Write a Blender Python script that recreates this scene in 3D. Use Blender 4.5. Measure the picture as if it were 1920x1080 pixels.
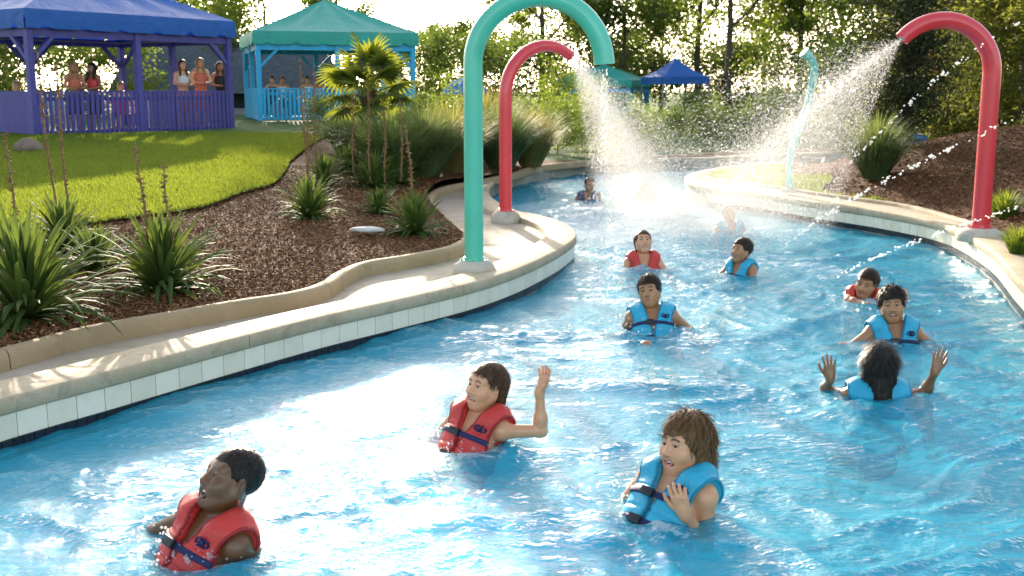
import bpy, bmesh, math, random
import numpy as np
from mathutils import Vector, Matrix, Euler
from mathutils.geometry import delaunay_2d_cdt

R = math.radians
random.seed(7)
rng = np.random.default_rng(11)
for o in list(bpy.data.objects):
    bpy.data.objects.remove(o)
scene = bpy.context.scene
C = scene.collection

# ------------------------------------------------------------------ camera
FPX, CAM_H, HORIZON = 2100.0, 1.85, 168.0
PITCH = math.atan((540 - HORIZON) / FPX)
cam = bpy.data.cameras.new('camera')
cam.sensor_width = 36.0
cam.lens = FPX / 1920 * 36
cam.clip_end = 2000
camo = bpy.data.objects.new('camera', cam)
C.objects.link(camo)
camo.location = (0, 0, CAM_H)
camo.rotation_euler = (math.pi / 2 - PITCH, 0, 0)
cam.dof.use_dof = True
cam.dof.focus_distance = 6.2
cam.dof.aperture_fstop = 5.0
scene.camera = camo

# ------------------------------------------------------------------ sky and sun
SUN_AZ, SUN_EL = R(-11.5), R(14.0)          # azimuth from +Y, negative = left
world = bpy.data.worlds.new('World')
scene.world = world
world.use_nodes = True
wn = world.node_tree
wn.nodes.clear()
wo = wn.nodes.new('ShaderNodeOutputWorld')
wb = wn.nodes.new('ShaderNodeBackground')
ws = wn.nodes.new('ShaderNodeTexSky')
ws.sky_type = 'NISHITA'
ws.sun_disc = False
ws.sun_elevation = SUN_EL
ws.sun_rotation = SUN_AZ
ws.altitude = 100
ws.air_density = 1.0
ws.dust_density = 2.0
ws.ozone_density = 0.7
whs = wn.nodes.new('ShaderNodeHueSaturation')      # thin bright haze in the sky
whs.inputs['Saturation'].default_value = 0.65
wn.links.new(ws.outputs[0], whs.inputs['Color'])
wn.links.new(whs.outputs[0], wb.inputs[0])
wn.links.new(wb.outputs[0], wo.inputs[0])
wb.inputs[1].default_value = 0.15
sun = bpy.data.lights.new('sun', 'SUN')
sun.energy = 3.6
sun.angle = R(0.6)
sun.color = (1.0, 0.86, 0.68)
suno = bpy.data.objects.new('sun', sun)
C.objects.link(suno)
SUNV = Vector((math.sin(SUN_AZ) * math.cos(SUN_EL), math.cos(SUN_AZ) * math.cos(SUN_EL), math.sin(SUN_EL)))
suno.rotation_euler = SUNV.to_track_quat('Z', 'Y').to_euler()
suno.location = (-20, 60, 40)

scene.view_settings.view_transform = 'Standard'
scene.view_settings.look = 'None'
scene.view_settings.exposure = 1.7
scene.view_settings.gamma = 1.0
scene.view_settings.use_curve_mapping = False
scene.cycles.use_denoising = True
scene.cycles.max_bounces = 8
scene.cycles.transparent_max_bounces = 16
scene.cycles.caustics_reflective = False
scene.cycles.caustics_refractive = False
scene.cycles.sample_clamp_indirect = 6.0
scene.cycles.volume_step_rate = 2.0
scene.cycles.volume_max_steps = 128

# ------------------------------------------------------------------ measuring helpers
FWD = Vector((0, math.cos(PITCH), -math.sin(PITCH)))
UPV = Vector((0, math.sin(PITCH), math.cos(PITCH)))
def ray(px, py):
    return FWD + Vector(((px - 960) / FPX, 0, 0)) + UPV * ((540 - py) / FPX)
def onz(px, py, z):
    d = ray(px, py)
    t = (z - CAM_H) / d.z
    return Vector((0, 0, CAM_H)) + d * t
def aty(px, py, Y):
    d = ray(px, py)
    return Vector((0, 0, CAM_H)) + d * (Y / d.y)

# ------------------------------------------------------------------ object helpers
def link(o, parent=None):
    C.objects.link(o)
    if parent is not None:
        o.parent = parent
    return o
def tag(o, label=None, cat=None, group=None, kind=None):
    if label: o['label'] = label
    if cat: o['category'] = cat
    if group: o['group'] = group
    if kind: o['kind'] = kind
    return o
def empty(name, loc=(0, 0, 0), rot=(0, 0, 0), label=None, cat=None, group=None):
    o = bpy.data.objects.new(name, None)
    o.location = loc
    o.rotation_euler = rot
    o.empty_display_size = 0.1
    C.objects.link(o)
    return tag(o, label, cat, group)
def mesh_np(name, verts, faces, mat=None, parent=None, smooth=False):
    """faces: (n,3) or (n,4) integer array, or list of lists"""
    me = bpy.data.meshes.new(name)
    v = np.asarray(verts, dtype=np.float32)
    if isinstance(faces, np.ndarray):
        n, k = faces.shape
        me.vertices.add(len(v)); me.vertices.foreach_set('co', v.ravel())
        me.loops.add(n * k); me.loops.foreach_set('vertex_index', faces.astype(np.int32).ravel())
        me.polygons.add(n)
        me.polygons.foreach_set('loop_start', np.arange(0, n * k, k, dtype=np.int32))
        if smooth:
            me.polygons.foreach_set('use_smooth', np.ones(n, dtype=bool))
        me.update(calc_edges=True)
    else:
        me.from_pydata([tuple(map(float, p)) for p in v], [], faces)
        if smooth:
            for p in me.polygons: p.use_smooth = True
    if mat is not None:
        me.materials.append(mat)
    o = bpy.data.objects.new(name, me)
    link(o, parent)
    return o
def attr(o, name, vals):
    a = o.data.attributes.new(name, 'FLOAT', 'POINT')
    a.data.foreach_set('value', np.asarray(vals, dtype=np.float32))
class MB:
    """collects boxes, tubes and sheets into one mesh"""
    def __init__(s): s.v = []; s.f = []
    def add(s, vs, fs):
        b = len(s.v); s.v += [tuple(p) for p in vs]; s.f += [tuple(i + b for i in f) for f in fs]; return s
    def box(s, c, size, rot=None, taper=1.0):
        x, y, z = [q / 2 for q in size]
        vs = [Vector((sx * x * (taper if sz > 0 else 1), sy * y * (taper if sz > 0 else 1), sz * z)) for sz in (-1, 1) for sy in (-1, 1) for sx in (-1, 1)]
        if rot is not None:
            m = rot if isinstance(rot, Matrix) else Euler(rot).to_matrix()
            vs = [m @ p for p in vs]
        vs = [p + Vector(c) for p in vs]
        return s.add(vs, [(0, 2, 3, 1), (4, 5, 7, 6), (0, 1, 5, 4), (2, 6, 7, 3), (0, 4, 6, 2), (1, 3, 7, 5)])
    def bar(s, a, b, w, h=None):
        a, b = Vector(a), Vector(b); d = b - a
        q = d.to_track_quat('Z', 'Y').to_matrix()
        return s.box((a + b) / 2, (w, h or w, d.length), q)
    def tube(s, pts, rad, n=12, cap=True):
        pts = [Vector(p) for p in pts]
        if not hasattr(rad, '__len__'): rad = [rad] * len(pts)
        rings = []; up = None
        for i, p in enumerate(pts):
            t = (pts[min(i + 1, len(pts) - 1)] - pts[max(i - 1, 0)]).normalized()
            if up is None:
                up = t.orthogonal().normalized()
            up = (up - t * up.dot(t)).normalized()
            sd = t.cross(up)
            rings.append([p + (up * math.cos(a) + sd * math.sin(a)) * rad[i] for a in [2 * math.pi * k / n for k in range(n)]])
        vs = [q for r in rings for q in r]
        fs = []
        for i in range(len(rings) - 1):
            for k in range(n):
                a, b = i * n + k, i * n + (k + 1) % n
                fs.append((a, b, b + n, a + n))
        if cap:
            fs.append(tuple(range(n - 1, -1, -1))); fs.append(tuple((len(rings) - 1) * n + k for k in range(n)))
        return s.add(vs, fs)
    def lathe(s, prof, c=(0, 0, 0), n=24):
        c = Vector(c); vs = []; fs = []
        for r, z in prof:
            for k in range(n):
                a = 2 * math.pi * k / n
                vs.append(c + Vector((r * math.cos(a), r * math.sin(a), z)))
        for i in range(len(prof) - 1):
            for k in range(n):
                a, b = i * n + k, i * n + (k + 1) % n
                fs.append((a, b, b + n, a + n))
        fs.append(tuple(range(n - 1, -1, -1))); fs.append(tuple((len(prof) - 1) * n + k for k in range(n)))
        return s.add(vs, fs)
    def build(s, name, mat, parent=None, smooth=False, bevel=0):
        o = mesh_np(name, s.v, s.f, mat, parent, smooth)
        if bevel:
            bm = bmesh.new(); bm.from_mesh(o.data)
            bmesh.ops.recalc_face_normals(bm, faces=bm.faces)
            es = [e for e in bm.edges if len(e.link_faces) == 2 and e.calc_face_angle(0) > 0.5]
            bmesh.ops.bevel(bm, geom=es, offset=bevel, segments=2, affect='EDGES', profile=0.6)
            bm.to_mesh(o.data); bm.free()
        if smooth:
            o.data.set_sharp_from_angle(angle=R(42))
        return o

# ------------------------------------------------------------------ noise
def _hash(ix, iy, seed):
    h = (ix.astype(np.int64) * 374761393 + iy.astype(np.int64) * 668265263 + seed * 1274126177) & 0x7fffffff
    h = ((h ^ (h >> 13)) * 1274126177) & 0x7fffffff
    return ((h ^ (h >> 16)) & 0xffff) / 65535.0
def noise2(x, y, seed=0):
    ix, iy = np.floor(x), np.floor(y)
    fx, fy = x - ix, y - iy
    ux, uy = fx * fx * fx * (fx * (fx * 6 - 15) + 10), fy * fy * fy * (fy * (fy * 6 - 15) + 10)
    a, b = _hash(ix, iy, seed), _hash(ix + 1, iy, seed)
    c, d = _hash(ix, iy + 1, seed), _hash(ix + 1, iy + 1, seed)
    return (a + (b - a) * ux) * (1 - uy) + (c + (d - c) * ux) * uy
def fbm(x, y, seed=0, octv=4):
    s, a, t = 0, 0.5, 0
    for i in range(octv):
        s = s + a * noise2(x * 2 ** i + 17.3 * i, y * 2 ** i - 9.1 * i, seed + i); t += a; a *= 0.5
    return s / t
def ridged(x, y, seed=0, octv=3):
    s, a, t = 0, 0.5, 0
    for i in range(octv):
        n = 1 - np.abs(2 * noise2(x * 2 ** i + 3.7 * i, y * 2 ** i + 5.1 * i, seed + i) - 1)
        s = s + a * n * n; t += a; a *= 0.5
    return s / t
def sstep(x, a=0.0, b=1.0):
    t = np.clip((np.asarray(x, dtype=float) - a) / (b - a), 0, 1)
    return t * t * (3 - 2 * t)

# ------------------------------------------------------------------ materials
class NT:
    def __init__(s, name):
        s.m = bpy.data.materials.new(name); s.m.use_nodes = True
        s.t = s.m.node_tree; s.t.nodes.clear()
        s.out = s.n('OutputMaterial')
    def n(s, typ, **kw):
        nd = s.t.nodes.new('ShaderNode' + typ)
        for k, v in kw.items():
            if hasattr(nd, k): setattr(nd, k, v)
        return nd
    def l(s, a, b): s.t.links.new(a, b)
    def coord(s, scale=(1, 1, 1), kind='Object', rot=(0, 0, 0)):
        tc = s.n('TexCoord'); mp = s.n('Mapping')
        mp.inputs['Scale'].default_value = scale if hasattr(scale, '__len__') else (scale,) * 3
        mp.inputs['Rotation'].default_value = rot
        s.l(tc.outputs[kind], mp.inputs[0]); return mp.outputs[0]
    def geo(s, scale=1.0):
        g = s.n('NewGeometry'); mp = s.n('Mapping')
        mp.inputs['Scale'].default_value = scale if hasattr(scale, '__len__') else (scale,) * 3
        s.l(g.outputs['Position'], mp.inputs[0]); return mp.outputs[0]
    def noise(s, vec, scale, detail=4, rough=0.55, dist=0.0):
        nd = s.n('TexNoise'); nd.inputs['Scale'].default_value = scale; nd.inputs['Detail'].default_value = detail
        nd.inputs['Roughness'].default_value = rough; nd.inputs['Distortion'].default_value = dist
        s.l(vec, nd.inputs['Vector']); return nd.outputs['Fac']
    def ramp(s, fac, stops, interp='LINEAR'):
        nd = s.n('ValToRGB'); cr = nd.color_ramp; cr.interpolation = interp
        while len(cr.elements) < len(stops): cr.elements.new(0.5)
        for e, (p, c) in zip(cr.elements, stops):
            e.position = p; e.color = (*c, 1) if len(c) == 3 else c
        s.l(fac, nd.inputs[0]); return nd.outputs[0]
    def mix(s, fac, a, b, blend='MIX'):
        nd = s.n('Mix', data_type='RGBA', blend_type=blend)
        for v, i in ((fac, 0), (a, 6), (b, 7)):
            if hasattr(v, 'is_output'): s.l(v, nd.inputs[i])
            elif i == 0: nd.inputs[0].default_value = v
            else: nd.inputs[i].default_value = (*v, 1)
        return nd.outputs[2]
    def math(s, op, a, b=0.0):
        nd = s.n('Math', operation=op)
        for i, v in enumerate((a, b)):
            if hasattr(v, 'is_output'): s.l(v, nd.inputs[i])
            else: nd.inputs[i].default_value = v
        return nd.outputs[0]
    def bump(s, h, strength=0.3, dist=0.01):
        nd = s.n('Bump'); nd.inputs['Strength'].default_value = strength; nd.inputs['Distance'].default_value = dist
        s.l(h, nd.inputs['Height']); return nd.outputs[0]
    def bsdf(s, col, rough=0.6, normal=None, spec=0.5, **kw):
        nd = s.n('BsdfPrincipled')
        if hasattr(col, 'is_output'): s.l(col, nd.inputs['Base Color'])
        else: nd.inputs['Base Color'].default_value = (*col, 1)
        if hasattr(rough, 'is_output'): s.l(rough, nd.inputs['Roughness'])
        else: nd.inputs['Roughness'].default_value = rough
        nd.inputs['Specular IOR Level'].default_value = spec
        for k, v in kw.items(): nd.inputs[k].default_value = v
        if normal is not None: s.l(normal, nd.inputs['Normal'])
        return nd.outputs[0]
    def addsh(s, a, b, fac):
        nd = s.n('MixShader')
        if hasattr(fac, 'is_output'): s.l(fac, nd.inputs[0])
        else: nd.inputs[0].default_value = fac
        s.l(a, nd.inputs[1]); s.l(b, nd.inputs[2]); return nd.outputs[0]
    def done(s, sh):
        s.l(sh, s.out.inputs[0]); return s.m

def plain(name, c1, c2=None, rough=0.6, nscale=8, bump=0.15, bscale=60, spec=0.5, bdist=0.004, lo=0.35, hi=0.7, coat=0, per_obj=0.0):
    t = NT(name); v = t.coord()
    c2 = c2 or tuple(q * 0.8 for q in c1)
    col = t.ramp(t.noise(v, nscale, 5), [(lo, c2), (hi, c1)])
    if per_obj:
        oi = t.n('ObjectInfo')
        k = t.math('ADD', t.math('MULTIPLY', oi.outputs['Random'], per_obj), 1 - per_obj / 2)
        mv = t.n('Mix', data_type='RGBA', blend_type='MULTIPLY'); mv.inputs[0].default_value = 1
        t.l(col, mv.inputs[6]); t.l(k, mv.inputs[7]); col = mv.outputs[2]
    nm = t.bump(t.noise(v, bscale, 3), bump, bdist) if bump else None
    return t.done(t.bsdf(col, rough, nm, spec, **({'Coat Weight': coat, 'Coat Roughness': 0.08} if coat else {})))
def leafmat(name, stops, trans=0.45, tcol=None, rough=0.5, nscale=3.0, kind='Object', spec=0.3):
    """leaf: reflects and lets light through; colour varies with position and leaf"""
    t = NT(name); v = t.coord(kind=kind)
    oi = t.n('ObjectInfo'); g = t.n('NewGeometry')
    nz = t.noise(v, nscale, 3)
    f = t.math('ADD', t.math('MULTIPLY', nz, 0.75), t.math('MULTIPLY', g.outputs['Random Per Island'], 0.35))
    f = t.math('ADD', f, t.math('MULTIPLY', t.math('SUBTRACT', oi.outputs['Random'], 0.5), 0.15))
    col = t.ramp(f, stops)
    b = t.bsdf(col, rough, None, spec)
    tr = t.n('BsdfTranslucent')
    tc = t.mix(0.75, col, tcol or (0.35, 0.4, 0.03))
    t.l(tc, tr.inputs[0])
    return t.done(t.addsh(b, tr.outputs[0], trans))
# ------------------------------------------------------------------ curves of the place (metres, measured on the ground plane)
def smooth_curve(pts, step=0.12):
    """Catmull-Rom through 2D points, resampled evenly"""
    P = [np.array(p, float) for p in pts]
    P = [2 * P[0] - P[1]] + P + [2 * P[-1] - P[-2]]
    out = []
    for i in range(1, len(P) - 2):
        p0, p1, p2, p3 = P[i - 1:i + 3]
        # centripetal
        t0 = 0; t1 = t0 + np.linalg.norm(p1 - p0) ** 0.5; t2 = t1 + np.linalg.norm(p2 - p1) ** 0.5; t3 = t2 + np.linalg.norm(p3 - p2) ** 0.5
        for t in np.linspace(t1, t2, 24, endpoint=False):
            a1 = (t1 - t) / (t1 - t0) * p0 + (t - t0) / (t1 - t0) * p1
            a2 = (t2 - t) / (t2 - t1) * p1 + (t - t1) / (t2 - t1) * p2
            a3 = (t3 - t) / (t3 - t2) * p2 + (t - t2) / (t3 - t2) * p3
            b1 = (t2 - t) / (t2 - t0) * a1 + (t - t0) / (t2 - t0) * a2
            b2 = (t3 - t) / (t3 - t1) * a2 + (t - t1) / (t3 - t1) * a3
            out.append((t2 - t) / (t2 - t1) * b1 + (t - t1) / (t2 - t1) * b2)
    out.append(P[-2])
    out = np.array(out)
    d = np.r_[0, np.cumsum(np.linalg.norm(np.diff(out, axis=0), axis=1))]
    n = max(2, int(d[-1] / step))
    s = np.linspace(0, d[-1], n)
    return np.c_[np.interp(s, d, out[:, 0]), np.interp(s, d, out[:, 1])]
def offset_curve(c, dist):
    t = np.gradient(c, axis=0)
    t /= np.linalg.norm(t, axis=1)[:, None] + 1e-9
    nrm = np.c_[-t[:, 1], t[:, 0]]           # left of travel
    # smooth normals
    k = np.ones(7) / 7
    for j in (0, 1):
        nrm[:, j] = np.convolve(np.pad(nrm[:, j], 3, 'edge'), k, 'valid')
    nrm /= np.linalg.norm(nrm, axis=1)[:, None]
    return c + nrm * dist
def px_curve(pix, z):
    return [tuple(onz(x, y, z)[:2]) for x, y in pix]
COPE_Z, DECK_Z, KERB_Z = 0.28, 0.21, 0.34

left_shore = [(-7.2, -3.0), (-5.3, 0.6), (-4.0, 2.8)] + px_curve(
    [(0, 745), (200, 694), (400, 642), (600, 592), (750, 559), (880, 529), (960, 504), (1020, 478), (1058, 457), (1075, 441),
     (1066, 425), (1040, 412), (1005, 402), (970, 395), (940, 383), (918, 369), (912, 357), (918, 344), (936, 331), (990, 319), (1060, 308), (1130, 301), (1200, 296)], COPE_Z) + [
    (4.4, 26.3), (7.0, 28.2), (11, 29.6), (17, 30.6), (30, 31)]
right_shore = [(3.6, -3.0), (3.25, 0.5), (3.2, 3.5), (3.4, 6.0)] + px_curve(
    [(1920, 531), (1856, 466), (1762, 421), (1650, 399), (1537, 383), (1425, 366), (1342, 356), (1300, 345), (1287, 336), (1298, 328), (1330, 320), (1387, 312), (1462, 306.5)], COPE_Z) + [
    (7.5, 23.6), (11, 24.2), (17, 24.6), (30, 25)]
LS = smooth_curve(left_shore, 0.1)
RS = smooth_curve(right_shore, 0.1)
channel_poly = np.r_[LS, RS[::-1]]
def in_poly(x, y, poly):
    x = np.asarray(x, float); y = np.asarray(y, float)
    inside = np.zeros(x.shape, bool)
    px, py = poly[:, 0], poly[:, 1]
    j = len(poly) - 1
    for i in range(len(poly)):
        c = ((py[i] > y) != (py[j] > y))
        if c.any():
            xi = (px[j] - px[i]) * (y - py[i]) / (py[j] - py[i] + 1e-12) + px[i]
            inside ^= c & (x < xi)
        j = i
    return inside
def dist_line(x, y, c):
    """distance of points to polyline c (coarse sampling)"""
    x = np.asarray(x, float).ravel(); y = np.asarray(y, float).ravel()
    out = np.full(x.shape, 1e9)
    for i in range(0, len(c)):
        out = np.minimum(out, (x - c[i, 0]) ** 2 + (y - c[i, 1]) ** 2)
    return np.sqrt(out)

kerb_pix = [(0, 652), (150, 613), (300, 586), (440, 562), (540, 547), (600, 531), (640, 507), (685, 489), (760, 477), (840, 461), (868, 448), (872, 436), (852, 420), (828, 400), (808, 380), (806, 364), (832, 349), (872, 341), (915, 333), (960, 323)]
kerb_pts = [(-9.0, -3.0), (-6.6, 0.9), (-4.85, 3.3)] + px_curve(kerb_pix, KERB_Z) + [(0.55, 22.9), (2.3, 25.3), (4.0, 26.9), (6.8, 28.9), (11, 30.3), (17, 31.3), (30, 31.8)]
KL = smooth_curve(kerb_pts, 0.1)
redge_pix = [(1905, 462), (1860, 440), (1790, 415), (1700, 391), (1620, 379), (1540, 368), (1470, 357), (1400, 349), (1350, 342), (1322, 335), (1345, 326), (1390, 318), (1462, 312)]
redge_pts = [(5.0, -3.0), (4.7, 0.5), (4.6, 3.5), (4.7, 6.0)] + [(4.95, 8.6)] + px_curve(redge_pix, DECK_Z + 0.04) + [(7.5, 23.2), (11, 23.8), (17, 24.2), (30, 24.6)]
KR = smooth_curve(redge_pts, 0.1)

def h_left(x, y):
    x = np.asarray(x, float); y = np.asarray(y, float)
    base = 0.31 + 0.40 * sstep(y, 8.5, 27) * sstep(-x, -1.5, 3.5)
    base = base + 0.10 * sstep(y, 5, 12) * sstep(-x, 1.5, 4.0)
    return base + 0.05 * (fbm(x * 0.5, y * 0.5, 3, 3) - 0.5)
def h_right(x, y, d=None):
    x = np.asarray(x, float); y = np.asarray(y, float); sh = x.shape
    if d is None: d = dist_line(x, y, KR[::4]).reshape(sh)
    hill = 0.30 * np.minimum(d, 3.0) + 0.16 * np.clip(d - 3.0, 0, 6)
    w = sstep(x, 4.6, 6.4) * (1 - 0.75 * sstep(y, 17.5, 22))
    return 0.27 + w * hill + 0.06 * sstep(d, 0, 0.5) + 0.05 * (fbm(x * 0.8, y * 0.8, 5, 3) - 0.5) * sstep(d, 0, 1)

lawn_pix = [(640, 262), (590, 283), (552, 303), (505, 338), (455, 363), (375, 386), (240, 402), (100, 418), (0, 428)]
lawn_edge = [tuple(onz(x, y, 0.62)[:2]) for x, y in lawn_pix[:4]] + [tuple(onz(x, y, 0.52)[:2]) for x, y in lawn_pix[4:]] + [(-7, 9.5), (-12, 8.5), (-40, 8)]
LE = smooth_curve(lawn_edge, 0.25)
lawn_poly = np.array([(-40, 45), (-2.2, 45), (-3.4, 34)] + [tuple(p) for p in LE])

# ------------------------------------------------------------------ setting materials
def m_concrete(name, c1, c2, stain=(0.2, 0.17, 0.11), amt=0.5):
    t = NT(name); v = t.geo(1)
    a = t.ramp(t.noise(v, 2.2, 6, 0.6), [(0.3, c2), (0.68, c1)])
    st = t.ramp(t.noise(v, 5.0, 6, 0.7, 0.6), [(0.52, (0, 0, 0)), (0.72, (amt,) * 3)])
    col = t.mix(st, a, stain)
    sp = t.ramp(t.noise(v, 130, 2), [(0.35, (0.86, 0.86, 0.86)), (0.6, (1, 1, 1))])
    col = t.mix(1.0, col, sp, 'MULTIPLY')
    nm = t.bump(t.math('ADD', t.noise(v, 90, 4), t.math('MULTIPLY', t.noise(v, 7, 3), 0.6)), 0.35, 0.006)
    return t.done(t.bsdf(col, 0.78, nm, 0.35))
M_DECK = m_concrete('deck concrete', (0.50, 0.42, 0.32), (0.38, 0.31, 0.22))
M_COPE = m_concrete('coping concrete', (0.56, 0.46, 0.32), (0.44, 0.35, 0.22), (0.16, 0.14, 0.08), 0.55)
M_KERB = m_concrete('kerb concrete', (0.42, 0.31, 0.18), (0.33, 0.24, 0.13), (0.14, 0.10, 0.05), 0.4)
def m_mulch(name):
    t = NT(name); v = t.geo((1, 1, 1))
    a = t.ramp(t.noise(v, 26, 6, 0.7, 0.8), [(0.30, (0.040, 0.019, 0.008)), (0.50, (0.12, 0.055, 0.023)), (0.72, (0.28, 0.14, 0.06))])
    b = t.ramp(t.noise(v, 1.1, 4), [(0.35, (0.72, 0.68, 0.62)), (0.65, (1.15, 1.1, 1.0))])
    col = t.mix(1.0, a, b, 'MULTIPLY')
    nm = t.bump(t.noise(v, 30, 6, 0.75, 1.0), 1.0, 0.05)
    return t.done(t.bsdf(col, 0.9, nm, 0.2))
M_MULCH = m_mulch('bark mulch')
def m_lawn(name):
    t = NT(name); v = t.geo(1)
    a = t.ramp(t.noise(v, 60, 5, 0.7), [(0.3, (0.03, 0.075, 0.012)), (0.55, (0.06, 0.13, 0.02)), (0.75, (0.11, 0.18, 0.03))])
    b = t.ramp(t.noise(v, 0.7, 4), [(0.35, (0.8, 0.85, 0.8)), (0.65, (1.15, 1.05, 1.0))])
    col = t.mix(1.0, a, b, 'MULTIPLY')
    nm = t.bump(t.noise(v, 120, 4, 0.7), 1.0, 0.03)
    return t.done(t.bsdf(col, 0.85, nm, 0.2))
M_LAWN = m_lawn('mown lawn')
M_GROUND = m_lawn('far grass')
t = NT('white pool tile'); v = t.coord()
oi = t.n('ObjectInfo')
col = t.ramp(oi.outputs['Random'], [(0, (0.80, 0.72, 0.55)), (1, (0.88, 0.81, 0.64))])
col = t.mix(t.ramp(t.noise(t.geo(1), 9, 5), [(0.5, (0, 0, 0)), (0.8, (0.3,) * 3)]), col, (0.48, 0.46, 0.38))
M_TILE = t.done(t.bsdf(col, 0.22, t.bump(t.noise(v, 20, 3), 0.05, 0.004), 0.5))
M_DTILE = plain('navy pool tile', (0.012, 0.016, 0.03), (0.006, 0.008, 0.015), 0.25, 10, 0.05, per_obj=0.5)
M_GROUT = m_concrete('tile grout', (0.36, 0.35, 0.30), (0.27, 0.26, 0.21))
t = NT('pale blue pool plaster'); v = t.geo(1)
col = t.ramp(t.noise(v, 1.3, 4), [(0.3, (0.50, 0.85, 0.91)), (0.7, (0.56, 0.89, 0.94))])
M_POOL = t.done(t.bsdf(col, 0.7, None, 0.2))

# ------------------------------------------------------------------ ground sheet with the channel cut out, pool floor
def cdt_mesh(name, outline, holes, pts, zf, mat, parent=None, keep=None):
    co = [Vector((float(p[0]), float(p[1]))) for p in outline]
    faces = [list(range(len(co)))]
    edges = []
    for hl in holes:
        b = len(co); co += [Vector((float(p[0]), float(p[1]))) for p in hl]
        edges += [(b + i, b + (i + 1) % len(hl)) for i in range(len(hl))]
    co += [Vector((float(p[0]), float(p[1]))) for p in pts]
    r = delaunay_2d_cdt(co, edges, faces, 1, 1e-4)
    vs = np.array([(p.x, p.y) for p in r[0]]); fs = np.array([f for f in r[2] if len(f) == 3], dtype=np.int32)
    if keep is not None:
        cen = vs[fs].mean(axis=1)
        fs = fs[keep(cen[:, 0], cen[:, 1])]
    used = np.unique(fs); mp = np.zeros(len(vs), int); mp[used] = np.arange(len(used))
    vs, fs = vs[used], mp[fs]
    # upward winding
    a, b, c = vs[fs[:, 0]], vs[fs[:, 1]], vs[fs[:, 2]]
    cr = (b[:, 0] - a[:, 0]) * (c[:, 1] - a[:, 1]) - (b[:, 1] - a[:, 1]) * (c[:, 0] - a[:, 0])
    fs[cr < 0] = fs[cr < 0][:, ::-1]
    return mesh_np(name, np.c_[vs, zf(vs[:, 0], vs[:, 1])], fs, mat, parent, True)

big = [(-500, -40), (500, -40), (500, 900), (-500, 900)]
chan_loop = channel_poly[::2]
g = cdt_mesh('ground', big, [chan_loop], [], lambda x, y: np.full(x.shape, 0.14), M_GROUND, keep=lambda x, y: ~in_poly(x, y, chan_loop))
tag(g, kind='structure')
pf = mesh_np('pool_floor', [(-9, -6, -1.05), (34, -6, -1.05), (34, 36, -1.05), (-9, 36, -1.05)], [(0, 1, 2, 3)], M_POOL)
tag(pf, kind='structure')

# deck sheets
def ribbon(a, b, za, zb):
    n = len(a)
    vs = np.r_[np.c_[a, np.full(n, za)], np.c_[b, np.full(n, zb)]]
    i = np.arange(n - 1)
    return vs, np.c_[i, i + 1, i + 1 + n, i + n].astype(np.int32)
dl = cdt_mesh('deck_left', list(LS[::2]) + list(offset_curve(KL, 0.25)[::-2]), [], [], lambda x, y: np.full(x.shape, DECK_Z), M_DECK)
tag(dl, kind='structure')
dr = cdt_mesh('deck_right', list(RS[::2]) + list(offset_curve(KR, -0.25)[::-2]), [], [], lambda x, y: np.full(x.shape, DECK_Z + 0.05), M_DECK)
tag(dr, kind='structure')

# coping: slabs with joints, each one a piece
def coping(name, curve, side, width, top, seglen, parent_mat, gap=0.008, s0=0, s1=None):
    root = empty(name); tag(root, kind='structure')
    c = curve[s0:s1]
    n = max(2, int(seglen / 0.1))
    out = offset_curve(c, -side * 0.035)
    inn = offset_curve(c, side * width)
    th = 0.092
    for k in range(0, len(c) - 1, n):
        e = min(k + n, len(c) - 1)
        if e - k < 2: break
        A, B = out[k:e + 1].copy(), inn[k:e + 1].copy()
        for arr in (A, B):
            d0 = arr[1] - arr[0]; arr[0] += d0 / np.linalg.norm(d0) * gap / 2
            d1 = arr[-2] - arr[-1]; arr[-1] += d1 / np.linalg.norm(d1) * gap / 2
        dirn = (B - A) / np.linalg.norm(B - A, axis=1)[:, None]
        dz = 0.004 * (random.random() - 0.5)
        prof = [(A + dirn * 0.012, top - th), (A, top - th + 0.012), (A, top - 0.018), (A + dirn * 0.006, top - 0.006), (A + dirn * 0.018, top), (B - dirn * 0.015, top), (B, top - 0.015), (B, top - th - 0.03)]
        m = e - k + 1
        vs = np.concatenate([np.c_[p, np.full(m, z + dz)] for p, z in prof])
        fs = []
        for j in range(len(prof) - 1):
            for i in range(m - 1):
                f = (j * m + i, j * m + i + 1, (j + 1) * m + i + 1, (j + 1) * m + i)
                fs.append(f if side < 0 else f[::-1])
        fs.append([j * m for j in range(len(prof))]); fs.append([j * m + m - 1 for j in range(len(prof) - 1, -1, -1)])
        o = mesh_np('coping_slab', vs, fs, parent_mat, root, True)
        o.data.set_sharp_from_angle(angle=R(50))
    return root
coping('coping_left', LS, 1, 0.31, COPE_Z, 2.4, M_COPE)
coping('coping_right', RS, -1, 0.30, COPE_Z + 0.03, 2.2, M_COPE)

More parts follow.
